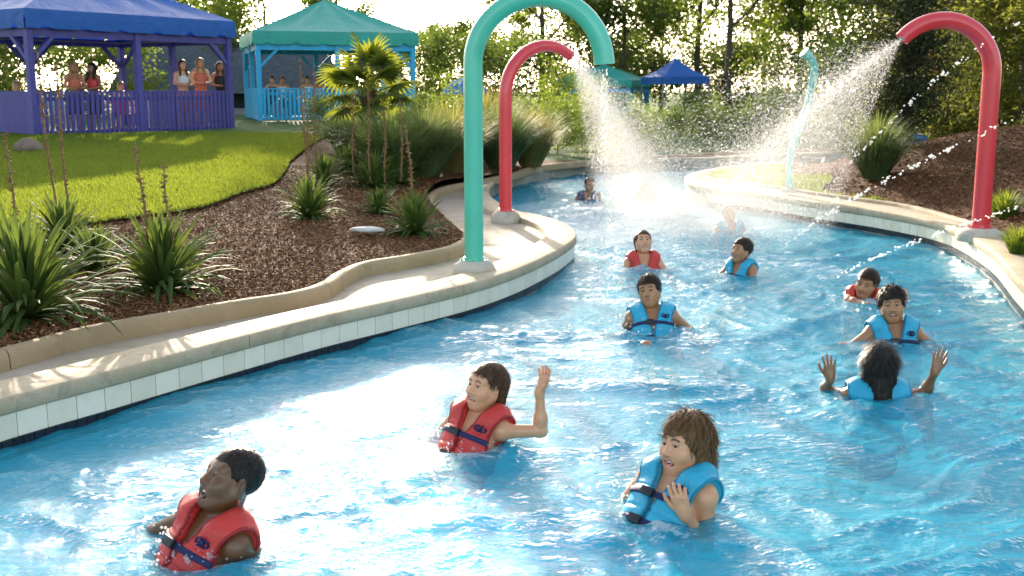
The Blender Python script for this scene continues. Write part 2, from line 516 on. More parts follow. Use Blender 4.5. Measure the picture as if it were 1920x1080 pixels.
# pool walls: backing sheet with real tiles on it
def wall(name, curve, side, tile_rng, top):
    vs, fs = ribbon(curve, curve, top - 0.07, -1.1)
    o = mesh_np(name, vs, fs if side > 0 else fs[:, ::-1], M_GROUT, None, True)
    o.data.materials.append(M_POOL)
    # plaster below the waterline: second sheet
    vs2, fs2 = ribbon(offset_curve(curve, -side * 0.012), offset_curve(curve, -side * 0.012), -0.055, -1.1)
    p = mesh_np('plaster', vs2, fs2 if side > 0 else fs2[:, ::-1], M_POOL, o, True)
    tag(o, kind='structure')
    d = np.r_[0, np.cumsum(np.linalg.norm(np.diff(curve, axis=0), axis=1))]
    def at_s(s):
        x, y = np.interp(s, d, curve[:, 0]), np.interp(s, d, curve[:, 1])
        x2, y2 = np.interp(s + 0.05, d, curve[:, 0]), np.interp(s + 0.05, d, curve[:, 1])
        x1, y1 = np.interp(s - 0.05, d, curve[:, 0]), np.interp(s - 0.05, d, curve[:, 1])
        return Vector((x, y, 0)), math.atan2(y2 - y1, x2 - x1)
    def tiles(nm, w, h, zc, mat, s_a, s_b, thick):
        me = None; s = s_a; cnt = 0
        while s < s_b:
            p, a = at_s(s)
            if me is None:
                bb = MB().box((0, 0, 0), (w - 0.005, thick, h - 0.005)).build(nm, mat, o, False, 0.0025)
                me = bb.data; t = bb
            else:
                t = bpy.data.objects.new(nm, me); link(t, o)
            nv = Vector((math.sin(a), -math.cos(a), 0)) * side     # towards the water
            t.location = p + nv * (thick / 2 + 0.002) + Vector((0, 0, zc))
            t.rotation_euler = (random.uniform(-.006, .006), 0, a + random.uniform(-.006, .006))
            s += w; cnt += 1
        return cnt
    s_a, s_b = tile_rng(d, curve)
    tiles('white_tile', 0.185, 0.138, top - 0.094 - 0.069, M_TILE, s_a, s_b, 0.012)
    tiles('navy_tile', 0.066, 0.066, top - 0.094 - 0.138 - 0.033, M_DTILE, s_a, s_b, 0.012)
    return o
def rng_left(d, c):
    i0 = np.argmin(np.hypot(c[:, 0] + 3.6, c[:, 1] - 3.6)); i1 = np.argmin(np.hypot(c[:, 0] - 0.35, c[:, 1] - 12.6))
    return d[i0], d[i1]
def rng_right(d, c):
    i0 = np.argmin(np.hypot(c[:, 0] - 3.6, c[:, 1] - 7.3)); i1 = np.argmin(np.hypot(c[:, 0] - 2.85, c[:, 1] - 18))
    return d[i0], d[i1]
wall('pool_wall_left', LS, 1, rng_left, COPE_Z)
wall('pool_wall_right', RS, -1, rng_right, COPE_Z + 0.03)

# kerb along the planting bed, in cast segments
def kerb(name, curve, side, zb, h, w, seglen, s0, s1, mat):
    root = empty(name); tag(root, kind='structure')
    c = curve[s0:s1]; n = int(seglen / 0.1)
    fr = offset_curve(c, -side * w / 2); bk = offset_curve(c, side * w / 2)
    for k in range(0, len(c) - 1, n):
        e = min(k + n, len(c) - 1)
        if e - k < 2: break
        m = e - k + 1
        A, B = fr[k:e + 1].copy(), bk[k:e + 1].copy()
        for arr in (A, B):
            d0 = arr[1] - arr[0]; arr[0] += d0 / np.linalg.norm(d0) * 0.005
            d1 = arr[-2] - arr[-1]; arr[-1] += d1 / np.linalg.norm(d1) * 0.005
        prof = []
        for q, z in [(0.0, 0), (0.02, 0.55), (0.08, 0.8), (0.2, 0.94), (0.38, 1.0), (0.62, 1.0), (0.8, 0.94), (0.95, 0.8), (1.0, 0.5), (1.0, -0.3)]:
            prof.append((A + (B - A) * q, zb + z * h))
        vs = np.concatenate([np.c_[p, np.full(m, z)] for p, z in prof])
        fs = []
        for j in range(len(prof) - 1):
            for i in range(m - 1):
                f = (j * m + i, j * m + i + 1, (j + 1) * m + i + 1, (j + 1) * m + i)
                fs.append(f if side < 0 else f[::-1])
        fs.append([j * m for j in range(len(prof))]); fs.append([j * m + m - 1 for j in range(len(prof) - 1, -1, -1)])
        o = mesh_np('kerb_stone', vs, fs, mat, root, True)
        o.data.set_sharp_from_angle(angle=R(60))
kerb('kerb_left', KL, 1, DECK_Z, 0.125, 0.14, 2.9, 0, None, M_KERB)
kerb('kerb_right', KR, -1, DECK_Z + 0.05, 0.05, 0.11, 1.6, 60, None, M_COPE)

# terrain
def jgrid(x0, x1, y0, y1, s):
    gx, gy = np.meshgrid(np.arange(x0, x1, s), np.arange(y0, y1, s))
    p = np.c_[gx.ravel(), gy.ravel()]
    return p + rng.uniform(-0.3 * s, 0.3 * s, p.shape)
klp = offset_curve(KL, 0.02)[::2]
left_out = np.r_[klp, np.array([(60, 32), (60, 120), (-70, 120), (-70, -3)])]
pts = np.concatenate([jgrid(-14, 3, 3, 30, 0.28), jgrid(-60, 55, 33, 110, 5), jgrid(3, 14, 27, 34, 0.6)])
pts = pts[in_poly(pts[:, 0], pts[:, 1], left_out) & (dist_line(pts[:, 0], pts[:, 1], klp) > 0.1)]
lawnf = lambda x, y: in_poly(x, y, lawn_poly)
# edge of the lawn is a constraint through dense points
lpts = np.concatenate([LE + 0.004, offset_curve(LE, 0.03), offset_curve(LE, -0.03)])
lpts = lpts[in_poly(lpts[:, 0], lpts[:, 1], left_out)]
pts = np.concatenate([pts, lpts])
mb_ = cdt_mesh('mulch_bed_left', left_out, [], pts, h_left, M_MULCH, keep=lambda x, y: ~lawnf(x, y) & ~((y >= 33) | ((x > 0.2) & (y > 24.5))))
tag(mb_, kind='structure')
bf = cdt_mesh('back_field', left_out, [], pts, lambda x, y: h_left(x, y), M_LAWN, keep=lambda x, y: ~lawnf(x, y) & ((y >= 33) | ((x > 0.2) & (y > 24.5))))
tag(bf, kind='structure')
lw = cdt_mesh('lawn_left', left_out, [], pts, lambda x, y: h_left(x, y) + 0.035, M_LAWN, keep=lawnf)
tag(lw, kind='structure')
# turf edge of the lawn: a thin lip
lip_a = LE[:-10]
vs, fs = ribbon(lip_a, offset_curve(lip_a, -0.02), 0, 0)
n_ = len(lip_a); vs[:n_, 2] = h_left(lip_a[:, 0], lip_a[:, 1]) + 0.034; vs[n_:, 2] = h_left(lip_a[:, 0], lip_a[:, 1]) - 0.02
tag(mesh_np('lawn_edge', vs, fs, M_MULCH), kind='structure')
krp = offset_curve(KR, -0.02)[::2]
right_out = np.r_[krp, np.array([(60, 24.6), (60, -3)])]
pts = np.concatenate([jgrid(3, 16, 5, 24, 0.26), jgrid(16, 58, 0, 24, 2)])
pts = pts[in_poly(pts[:, 0], pts[:, 1], right_out) & (dist_line(pts[:, 0], pts[:, 1], krp) > 0.1)]
tip_lawn = lambda x, y: (x < 5.05 + 0.25 * np.sin(y * 2.1)) & (y > 15.2)
hr = cdt_mesh('mulch_hill_right', right_out, [], pts, h_right, M_MULCH, keep=lambda x, y: ~tip_lawn(x, y))
tag(hr, kind='structure')
hl = cdt_mesh('lawn_right', right_out, [], pts, h_right, M_LAWN, keep=tip_lawn)
tag(hl, kind='structure')
# ------------------------------------------------------------------ water: a displaced sheet
SPLASH_GLITTER = [  # x, y, radius, strength: water churned by spray and swimmers, plus painted sun glitter
    (1.7, 16.3, 1.1, 0.45), (2.3, 15.6, 1.1, 0.45), (1.0, 14.6, 1.2, 0.5), (0.7, 17.5, 1.0, 0.3), (1.6, 12.9, 1.1, 0.28)]
for _px, _py, _r, _s in [(375, 1040, 0.30, 0.30), (870, 832, 0.30, 0.30), (1240, 990, 0.32, 0.26), (1222, 618, 0.38, 0.34), (1645, 745, 0.34, 0.26), (1672, 640, 0.36, 0.26), (1625, 566, 0.4, 0.34), (1206, 503, 0.45, 0.3), (1390, 508, 0.42, 0.3), (690, 860, 0.8, 0.16), (560, 960, 0.7, 0.12), (1010, 700, 0.8, 0.12)]:  # closing entries have no swimmer: sun glitter painted as white froth
    _p = onz(_px, _py, 0.0); SPLASH_GLITTER.append((_p.x, _p.y, _r, _s * 1.35))
def water_h(x, y):
    wx = x + 0.55 * (fbm(x * 0.7, y * 0.7, 21, 2) - 0.5) * 2
    wy = y + 0.55 * (fbm(x * 0.7 + 31, y * 0.7, 22, 2) - 0.5) * 2
    # crests run roughly across the current (current comes down the channel towards the camera's left)
    ca, sa = math.cos(R(28)), math.sin(R(28))
    u = wx * ca + wy * sa; v = -wx * sa + wy * ca
    big_ = (ridged(u * 0.55, v * 1.15, 31, 2) - 0.45)
    mid = (ridged(u * 1.5 + 4, v * 2.9, 41, 3) - 0.45)
    sm = (ridged(u * 4.5, v * 8.0, 51, 3) - 0.45)
    fine = fbm(u * 17, v * 26, 61, 2) - 0.5
    amp = 0.55 + 0.9 * fbm(x * 0.45 + 9, y * 0.45, 71, 2)
    h = amp * (0.070 * big_ + 0.042 * mid + 0.009 * sm) + 0.0024 * fine
    return h, big_, mid, sm
NR, NC = 640, 600
rr = np.exp(np.linspace(math.log(2.2), math.log(42), NR))
aa = np.linspace(R(-44), R(44), NC)
RRg, AAg = np.meshgrid(rr, aa, indexing='ij')
WX = (RRg * np.sin(AAg)).ravel(); WY = (RRg * np.cos(AAg)).ravel()
h, wb_, wm_, wsn = water_h(WX, WY)
foam_glitter = np.zeros_like(WX)
for sx, sy, sr, st in SPLASH_GLITTER:
    q = np.exp(-((WX - sx) ** 2 + (WY - sy) ** 2) / sr ** 2)
    foam_glitter += st * q
    h += q * st * 0.05 * (fbm(WX * 6, WY * 6, 81, 3) - 0.5)
for sx, sy, sr, st in SPLASH_GLITTER[5:14]:
    r_w = np.hypot(WX - sx, WY - sy); h += 0.018 * np.exp(-r_w / 0.42) * np.cos(r_w * 24)
crest = np.clip((wm_ * 0.6 + wb_ * 0.35 + wsn * 0.5), 0, 1)
foam_glitter = foam_glitter + 0.65 * sstep(crest, 0.38, 0.72) * fbm(WX * 2.2, WY * 2.2, 91, 3)  # white on the crests: froth, and streaks painted to add sun glitter
dW = np.minimum(dist_line(WX, WY, LS[::3]), dist_line(WX, WY, RS[::3]))
inw = in_poly(WX, WY, channel_poly[::2]) | (dW < 0.3)
h = h * sstep(RRg.ravel(), 60, 20)
idx = np.arange(NR * NC).reshape(NR, NC)
fs = np.stack([idx[:-1, :-1], idx[:-1, 1:], idx[1:, 1:], idx[1:, :-1]], -1).reshape(-1, 4)
fs = fs[inw[fs].any(axis=1)]
used = np.unique(fs); mp = np.zeros(NR * NC, int); mp[used] = np.arange(len(used))
t = NT('pool water')
at = t.n('Attribute'); at.attribute_name = 'foam_glitter'
v = t.geo(1)
nb = t.math('ADD', t.noise(t.geo((1.0, 1.6, 1)), 14, 5, 0.6, 0.9), t.math('MULTIPLY', t.noise(v, 48, 4, 0.6, 0.5), 0.35))
nm = t.bump(nb, 0.6, 0.032)
fz = t.noise(v, 9, 7, 0.72, 1.6)
fz2 = t.noise(v, 42, 5, 0.7, 0.6)
fsum = t.math('ADD', at.outputs['Fac'], t.math('ADD', t.math('MULTIPLY', fz, 0.85), t.math('MULTIPLY', fz2, 0.30)))
ffac = t.ramp(fsum, [(0.0, (0, 0, 0)), (0.90, (0, 0, 0)), (1.0, (1, 1, 1))])
fr = t.n('Fresnel'); fr.inputs[0].default_value = 1.33; t.l(nm, fr.inputs[1])
tr = t.n('BsdfTransparent'); tr.inputs[0].default_value = (0.40, 0.91, 0.99, 1)
df = t.n('BsdfDiffuse'); df.inputs[0].default_value = (0.012, 0.53, 0.78, 1); t.l(nm, df.inputs['Normal'])
body = t.addsh(tr.outputs[0], df.outputs[0], 0.43)
gl = t.n('BsdfGlossy'); gl.distribution = 'BECKMANN'; gl.inputs['Roughness'].default_value = 0.05; t.l(nm, gl.inputs['Normal'])
wsh = t.addsh(body, gl.outputs[0], fr.outputs[0])
fo = t.n('BsdfDiffuse'); fo.inputs[0].default_value = (0.80, 0.86, 0.88, 1); t.l(nm, fo.inputs['Normal'])
fo2 = t.n('BsdfTranslucent'); fo2.inputs[0].default_value = (0.80, 0.86, 0.88, 1)
fos = t.addsh(fo.outputs[0], fo2.outputs[0], 0.35)
M_WATER = t.done(t.addsh(wsh, fos, t.math('MULTIPLY', ffac, 0.7)))
w = mesh_np('water', np.c_[WX, WY, h][used], mp[fs].astype(np.int32), M_WATER, None, True)
attr(w, 'foam_glitter', foam_glitter[used])
tag(w, kind='structure')
def wl(x, y):
    return float(water_h(np.array([x], float), np.array([y], float))[0][0])
# ------------------------------------------------------------------ spray arches
def paint(name, col, rough=0.28):
    t = NT(name); v = t.coord()
    c = t.ramp(t.noise(v, 3.5, 5), [(0.3, tuple(q * 0.86 for q in col)), (0.7, col)])
    c = t.mix(t.ramp(t.noise(v, 22, 5, 0.7), [(0.62, (0, 0, 0)), (0.85, (0.35,) * 3)]), c, tuple(min(1, q * 0.7 + 0.16) for q in col))
    return t.done(t.bsdf(c, rough, t.bump(t.noise(v, 9, 3), 0.06, 0.01), 0.5, **{'Coat Weight': 0.35, 'Coat Roughness': 0.12}))
M_GREEN = paint('sea green gloss paint', (0.09, 0.56, 0.40))
M_RED = paint('red gloss paint', (0.74, 0.05, 0.065))
M_TEALP = paint('pale teal paint', (0.10, 0.50, 0.44))
M_BASE = m_concrete('pale cast footing', (0.62, 0.56, 0.46), (0.5, 0.44, 0.34))
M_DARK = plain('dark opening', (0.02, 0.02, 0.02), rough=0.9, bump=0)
M_STEEL = plain('brushed steel', (0.5, 0.5, 0.48), (0.35, 0.35, 0.33), 0.35, 20, 0.1)

def arch(base, h_straight, rad, arc_deg, tube_r, azim, mat, label, foot_r=0.2, end_r=None, nozzle=True, tail=0.0):
    """pole, then an arc in the vertical plane of heading azim (0 = +X)"""
    root = empty('spray_arch', base, (0, 0, azim), label, 'spray arch', 'spray arches over the channel')
    pts = [(0, 0, z) for z in np.linspace(0.02, h_straight, 8)]
    for a in np.linspace(0, R(arc_deg), 28)[1:]:
        pts.append((rad - rad * math.cos(a), 0, h_straight + rad * math.sin(a)))
    ea = R(arc_deg); td = Vector((math.sin(ea), 0, math.cos(ea)))
    end = Vector(pts[-1])
    if tail:
        end = end + td * tail; pts.append(tuple(end))
    er = end_r or tube_r
    rads = list(np.interp(np.arange(len(pts)), [0, len(pts) * 0.55, len(pts) - 1], [tube_r, tube_r, er]))
    body = MB().tube(pts, rads, 28, cap=False)
    body.build('pipe', mat, root, True)
    MB().lathe([(foot_r * 0.98, -0.10), (foot_r, -0.09), (foot_r, -0.03), (foot_r * 0.93, 0.005), (tube_r * 1.5, 0.045), (tube_r * 1.35, 0.05)], (0, 0, 0.0), 28).build('footing', M_BASE, root, True)
    fl = MB().lathe([(tube_r * 1.48, 0.0455), (tube_r * 1.48, 0.053), (tube_r * 1.10, 0.054), (tube_r * 1.08, 0.075), (tube_r * 1.02, 0.078)], (0, 0, 0), 24).build('flange', mat, root, True)
    for k in range(6):
        a_ = 2 * math.pi * k / 6 + 0.3
        bo = MB().lathe([(0.013, 0), (0.013, 0.014), (0.007, 0.018)], (0, 0, 0), 6).build('bolt', M_STEEL, root); bo.location = (tube_r * 1.3 * math.cos(a_), tube_r * 1.3 * math.sin(a_), 0.046)
    # rim and dark mouth with nozzle
    q = td.to_track_quat('Z', 'Y').to_matrix().to_4x4()
    def put(o): o.matrix_local = Matrix.Translation(end) @ q
    rim = MB().lathe([(er * 0.86, -0.06), (er * 0.86, 0.006), (er * 1.015, 0.008), (er * 1.015, -0.012)], (0, 0, 0), 28).build('rim', mat, root, True); put(rim)
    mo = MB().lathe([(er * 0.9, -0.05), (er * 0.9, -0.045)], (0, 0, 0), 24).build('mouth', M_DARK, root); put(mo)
    if nozzle:
        nz = MB().lathe([(er * 0.55, -0.045), (er * 0.5, 0.0), (er * 0.3, 0.012), (er * 0.2, 0.012)], (0, 0, 0), 20).build('nozzle', M_STEEL, root, True); put(nz)
    m = Matrix.Translation(Vector(base)) @ Matrix.Rotation(azim, 4, 'Z')
    d = (m.to_3x3() @ td).normalized()
    return m @ (end + td * 0.01), d
gb = onz(889, 497, DECK_Z + 0.10)
s_g = FPX / gb.y
z_of = lambda py, Y, px=960: aty(px, py, Y).z
GREEN_END, GREEN_DIR = arch(gb, z_of(121, gb.y) - gb.z, 0.565, 176, 0.084, R(-4), M_GREEN,
    'tall sea green spray arch nearest the camera on the left deck', 0.19, 0.09, False, 0.03)
rb = onz(948, 402, DECK_Z + 0.10)
RED_END, RED_DIR = arch(rb, z_of(180, rb.y) - rb.z, (z_of(84, rb.y) - z_of(180, rb.y)), 126, 0.079, R(33), M_RED,
    'smaller red spray arch just behind the green arch, spraying water', 0.185, 0.066)
b2 = onz(1838, 434, DECK_Z + 0.13)
RED2_END, RED2_DIR = arch(b2, z_of(137, b2.y) - b2.z, 0.545, 139, 0.094, R(178), M_RED,
    'red spray arch on the right bank beside the mulch hill, spraying water', 0.25, 0.08)
# low round plinths under the left arches
# S-shaped post on the lawn tip
sp = onz(1480, 357, 0.37)
pix = [(1480, 357), (1480, 310), (1488, 270), (1502, 230), (1514, 198), (1523, 160), (1527, 132), (1521, 112), (1507, 97)]
pp = [aty(x, y, sp.y + 0.15 * math.sin(i * 0.6)) - sp for i, (x, y) in enumerate(pix)]
pc = []
for i in range(len(pp) - 1):
    for k in range(5):
        f = k / 5; p0, p1, p2, p3 = pp[max(i - 1, 0)], pp[i], pp[i + 1], pp[min(i + 2, len(pp) - 1)]
        pc.append(0.5 * ((2 * p1) + (p2 - p0) * f + (2 * p0 - 5 * p1 + 4 * p2 - p3) * f * f + (3 * p1 - p0 - 3 * p2 + p3) * f ** 3))
pc.append(pp[-1])
root = empty('spray_post', sp, (0, 0, 0), 'pale teal wavy spray post standing on the grassy tip in the mist', 'spray post')
MB().tube(pc, list(np.interp(np.arange(len(pc)), [0, len(pc) * 0.85, len(pc) - 1], [0.055, 0.06, 0.085])), 20).build('pipe', M_TEALP, root, True)
MB().lathe([(0.12, -0.03), (0.12, 0.02), (0.07, 0.04)], (0, 0, 0), 20).build('footing', M_BASE, root, True)
# red pipe tip beyond the cypress
q = aty(1712, 122, 24)
o = MB().tube([q + Vector((0.35, 0, 0.25)), q + Vector((0.16, 0, 0.2)), q + Vector((0.02, 0, 0.08)), q + Vector((-0.06, -0.02, -0.06))], [0.07, 0.075, 0.08, 0.08], 16).tube([q + Vector((0.35, 0, 0.25)), q + Vector((0.5, 0, 0.0)), q + Vector((0.52, 0, -1.9))], 0.07, 12).build('spray_arch', M_RED, None, True)
tag(o, 'distant red spray arch tip poking out from behind the dark cypress', 'spray arch', 'spray arches over the channel')

# ------------------------------------------------------------------ gazebos
def fabric(name, c, tc):
    t = NT(name); v = t.coord()
    col = t.ramp(t.noise(v, 1.5, 5), [(0.3, tuple(q * 0.85 for q in c)), (0.7, c)])
    nm = t.bump(t.math('ADD', t.noise(v, 2.0, 4, 0.6, 1.0), t.math('MULTIPLY', t.noise(v, 80, 2), 0.05)), 0.6, 0.08)
    b = t.bsdf(col, 0.5, nm, 0.4)
    tr = t.n('BsdfTranslucent'); tr.inputs[0].default_value = (*tc, 1)
    return t.done(t.addsh(b, tr.outputs[0], 0.25))
M_FBLUE = fabric('blue canopy vinyl', (0.030, 0.16, 0.54), (0.01, 0.07, 0.45))
M_FTEAL = fabric('green canopy vinyl', (0.05, 0.47, 0.38), (0.0, 0.34, 0.20))
M_PURPLE = plain('violet painted timber', (0.085, 0.080, 0.32), (0.06, 0.055, 0.24), 0.5, 6, 0.2, per_obj=0.25)
M_CYANT = plain('turquoise painted timber', (0.015, 0.40, 0.66), (0.012, 0.32, 0.56), 0.5, 6, 0.2, per_obj=0.25)
M_TIMBER = plain('grey deck timber', (0.30, 0.25, 0.20), (0.2, 0.16, 0.12), 0.8, 6, 0.3)
M_WHITE = plain('white plastic', (0.75, 0.75, 0.73), rough=0.4, bump=0.05)
M_GREYM = plain('grey metal', (0.25, 0.25, 0.25), rough=0.5, bump=0.05)

def gazebo(name, origin, u, width, depth, z0, z_eave, z_peak, m_roof, m_frame, label, rail_sides, solid_sides=(), fas=0.42, post=0.15, picket_gap=0.135, over=0.15, posts_n=3):
    """origin: front-left roof corner; u: unit vector along the front; depth runs to the left-back of u"""
    u = Vector((u[0], u[1], 0)).normalized(); vv = Vector((-u.y, u.x, 0))
    root = empty(name, (origin[0], origin[1], z0), (0, 0, math.atan2(u.y, u.x)), label, 'gazebo', 'timber gazebos with fabric roofs')
    W, D, E, P = width, depth, z_eave - z0, z_peak - z0
    # canopy: hip roof made of seamed panels that sag a little, plus valance
    mb = MB(); N = 14
    cx, cy = W / 2, D / 2
    cor = [Vector((0, 0, E)), Vector((W, 0, E)), Vector((W, D, E)), Vector((0, D, E))]
    pk = Vector((cx, cy, P))
    for s in range(4):
        a, b = cor[s], cor[(s + 1) % 4]
        vs = []; fs = []
        M = 8
        for j in range(M + 1):
            f = j / M
            for i in range(N + 1):
                g_ = i / N
                p = (a.lerp(b, g_)).lerp(pk, f)
                seam = min(abs(g_ - q) for q in (0, 0.25, 0.5, 0.75, 1))
                p.z -= 0.10 * math.sin(math.pi * f) ** 0.8 * min(1, seam * 9) * (1 - f * .3)
                vs.append(p)
        for j in range(M):
            for i in range(N):
                k = j * (N + 1) + i
                fs.append((k, k + 1, k + N + 2, k + N + 1))
        mb.add(vs, fs)
    roof = mb.build('roof', m_roof, root, True)
    mv = MB()
    for s in range(4):
        a, b = cor[s], cor[(s + 1) % 4]
        n = 36; vs = []; fs = []
        out = Vector(((b - a).normalized().y, -(b - a).normalized().x, 0))
        for i in range(n + 1):
            p = a.lerp(b, i / n)
            # scalloped cut-outs where the lacing passes
            cut = 0.09 if (i % 6 == 3) else 0.0
            w_ = 0.012 * math.sin(i * 1.9 + s)
            vs += [p, p + Vector((0, 0, -fas * 0.5)) + out * (0.02 + w_), p + Vector((0, 0, -fas + cut)) + out * (0.012 + w_)]
        for i in range(n):
            k = i * 3
            fs += [(k, k + 1, k + 4, k + 3), (k + 1, k + 2, k + 5, k + 4)]
        mv.add(vs, fs)
    mv.build('valance', m_roof, roof, True)
    # pipe frame under the fabric
    mp_ = MB()
    for s in range(4):
        a, b = cor[s], cor[(s + 1) % 4]
        dn = Vector((0, 0, -fas - 0.04)); inn = (pk - a); inn.z = 0
        mp_.tube([a + dn + inn.normalized() * 0.3, b + dn + (Vector((pk.x - b.x, pk.y - b.y, 0))).normalized() * 0.3], 0.03, 8)
        mp_.tube([a + Vector((0, 0, -0.1)), pk + Vector((0, 0, -0.15))], 0.025, 6)
    mp_.build('roof_frame', M_GREYM, root, True)
    # posts and beams
    i0 = over
    Wp, Dp = W - 2 * i0, D - 2 * i0
    top = E - fas * 0.45
    pcs = []
    for k in range(posts_n):
        f = k / (posts_n - 1)
        pcs += [(i0 + Wp * f, i0), (i0 + Wp * f, D - i0)]
    for k in range(1, posts_n - 1):
        f = k / (posts_n - 1)
        pcs += [(i0, i0 + Dp * f), (W - i0, i0 + Dp * f)]
    me = None
    for x, y in pcs:
        if me is None:
            o = MB().box((0, 0, top / 2), (post, post, top)).build('post', m_frame, root, False, 0.012); me = o.data
        else:
            o = bpy.data.objects.new('post', me); link(o, root)
        o.location = (x, y, 0)
    bz = top - 0.16
    for a, b in (((i0, i0), (W - i0, i0)), ((W - i0, i0), (W - i0, D - i0)), ((W - i0, D - i0), (i0, D - i0)), ((i0, D - i0), (i0, i0))):
        MB().bar((a[0], a[1], bz + 0.42 * 0 - 0.14), (b[0], b[1], bz - 0.14), 0.07, 0.2).build('beam', m_frame, root)
    for (x, y, dx, dy) in [(i0, i0, 1, 0), (i0, i0, 0, 1), (W - i0, i0, -1, 0), (W - i0, i0, 0, 1), (i0, D - i0, 1, 0), (i0, D - i0, 0, -1), (W - i0, D - i0, -1, 0), (W - i0, D - i0, 0, -1), (W / 2, D - i0, 1, 0), (W / 2, D - i0, -1, 0)]:
        MB().bar((x + dx * 0.06, y + dy * 0.06, bz - 0.75), (x + dx * 0.62, y + dy * 0.62, bz - 0.2), 0.10, 0.08).build('brace', m_frame, root)
    # floor
    MB().box((W / 2, D / 2, -0.14), (W - 0.3, D - 0.3, 0.24)).build('floor_deck', M_TIMBER, root)
    # railings
    pm = None
    sides = {'front': ((i0, i0), (W - i0, i0)), 'right': ((W - i0, i0), (W - i0, D - i0)), 'back': ((W - i0, D - i0), (i0, D - i0)), 'left': ((i0, D - i0), (i0, i0))}
    for sd in rail_sides:
        a, b = [Vector((p[0], p[1], 0)) for p in sides[sd]]
        d = (b - a).normalized(); L = (b - a).length
        out = Vector((d.y, -d.x, 0))
        for zz, ww in ((1.02, 0.10), (0.86, 0.05), (0.1, 0.06)):
            MB().bar(a + Vector((0, 0, zz)), b + Vector((0, 0, zz)), ww if zz > 1 else 0.05, 0.04 if zz > 1 else 0.09).build('rail', m_frame, root)
        gap = picket_gap * (0.62 if sd in solid_sides else 1)
        n = int(L / gap)
        for i in range(1, n):
            if pm is None:
                o = MB().box((0, 0, 0.53), (0.075, 0.03, 1.0)).build('picket', m_frame, root); pm = o.data
            else:
                o = bpy.data.objects.new('picket', pm); link(o, root)
            o.location = a + d * (L * i / n) + out * 0.05 + Vector((0, 0, random.uniform(-.015, .015)))
            o.rotation_euler = (0, 0, math.atan2(d.y, d.x))
    return root, u, vv
GB, GBu, GBv = gazebo('gazebo', (-10.6, 25.0), (3.4, 5.0), 6.0, 4.7, 0.78, 3.60, 4.85, M_FBLUE, M_PURPLE,
    'large violet timber gazebo with a blue fabric roof at the upper left', ('front', 'left', 'right'), ('left',))
GT, GTu, GTv = gazebo('gazebo', (-8.13, 36.0), (.95, .31), 5.3, 5.0, 0.86, 3.68, 4.86, M_FTEAL, M_CYANT,
    'turquoise timber gazebo with a green fabric roof behind the palm', ('front', 'left', 'right', 'back'), ('left',))
gf = gazebo('gazebo', tuple(aty(1040, 190, 50)[:2]), (0.93, -0.36), 3.5, 3.4, 0.45, 2.25, 2.95, M_FTEAL, M_CYANT,
    'distant green-roofed gazebo half hidden behind the left spray', ('front',), (), 0.3, posts_n=2)
# far blue pop-up canopy
def canopy(name, loc, w, mroof, label):
    root = empty(name, loc, (0, 0, R(18)), label, 'canopy')
    mb = MB(); h = 1.95; pk = 2.75; N = 6
    c = [Vector((-w / 2, -w / 2, h)), Vector((w / 2, -w / 2, h)), Vector((w / 2, w / 2, h)), Vector((-w / 2, w / 2, h))]
    for s in range(4):
        a, b = c[s], c[(s + 1) % 4]; vs = []; fs = []
        for j in range(5):
            for i in range(N + 1):
                p = a.lerp(b, i / N).lerp(Vector((0, 0, pk)), j / 4); p.z -= 0.1 * math.sin(math.pi * j / 4); vs.append(p)
        for j in range(4):
            for i in range(N):
                k = j * (N + 1) + i; fs.append((k, k + 1, k + N + 2, k + N + 1))
        mb.add(vs, fs)
        mb.add([a, b, b + Vector((0, 0, -.3)), a + Vector((0, 0, -.3))], [(0, 1, 2, 3)])
    mb.build('roof', mroof, root, True)
    for p in c:
        MB().box((p.x * 0.97, p.y * 0.97, h / 2), (0.06, 0.06, h)).build('leg', M_GREYM, root)
    return root
fc = aty(1264, 212, 48)
canopy('pop_up_canopy', (fc.x, fc.y, 0.42), 2.15, M_FBLUE, 'distant blue pop-up canopy in front of the trees at top centre right')
# blue parasol behind the green pole
q = aty(872, 200, 43)
root = empty('parasol', (q.x, q.y, 0.5), (0, 0, 0), 'blue domed parasol behind the green arch pole', 'parasol')
M_PARA = fabric('bright blue parasol cloth', (0.03, 0.30, 0.62), (0.0, 0.2, 0.6))
MB().lathe([(0.92, 1.18), (0.90, 1.22), (0.72, 1.48), (0.45, 1.66), (0.2, 1.75), (0.02, 1.78)], (0, 0, 0), 16).build('canopy', M_PARA, root, True)
MB().tube([(0, 0, 0), (0, 0, 1.7)], 0.025, 8).build('pole', M_WHITE, root)
root = empty('table', (q.x - 0.05, q.y - 0.3, 0.5), (0, 0, 0), 'white round table below the blue parasol', 'table')
MB().lathe([(0.5, 0.70), (0.52, 0.72), (0.52, 0.75), (0.5, 0.76)], (0, 0, 0), 20).build('table_top', M_WHITE, root, True)
MB().lathe([(0.05, 0.0), (0.05, 0.70)], (0, 0, 0), 10).build('stem', M_WHITE, root)
MB().lathe([(0.3, 0.0), (0.28, 0.04)], (0, 0, 0), 16).build('foot', M_WHITE, root)
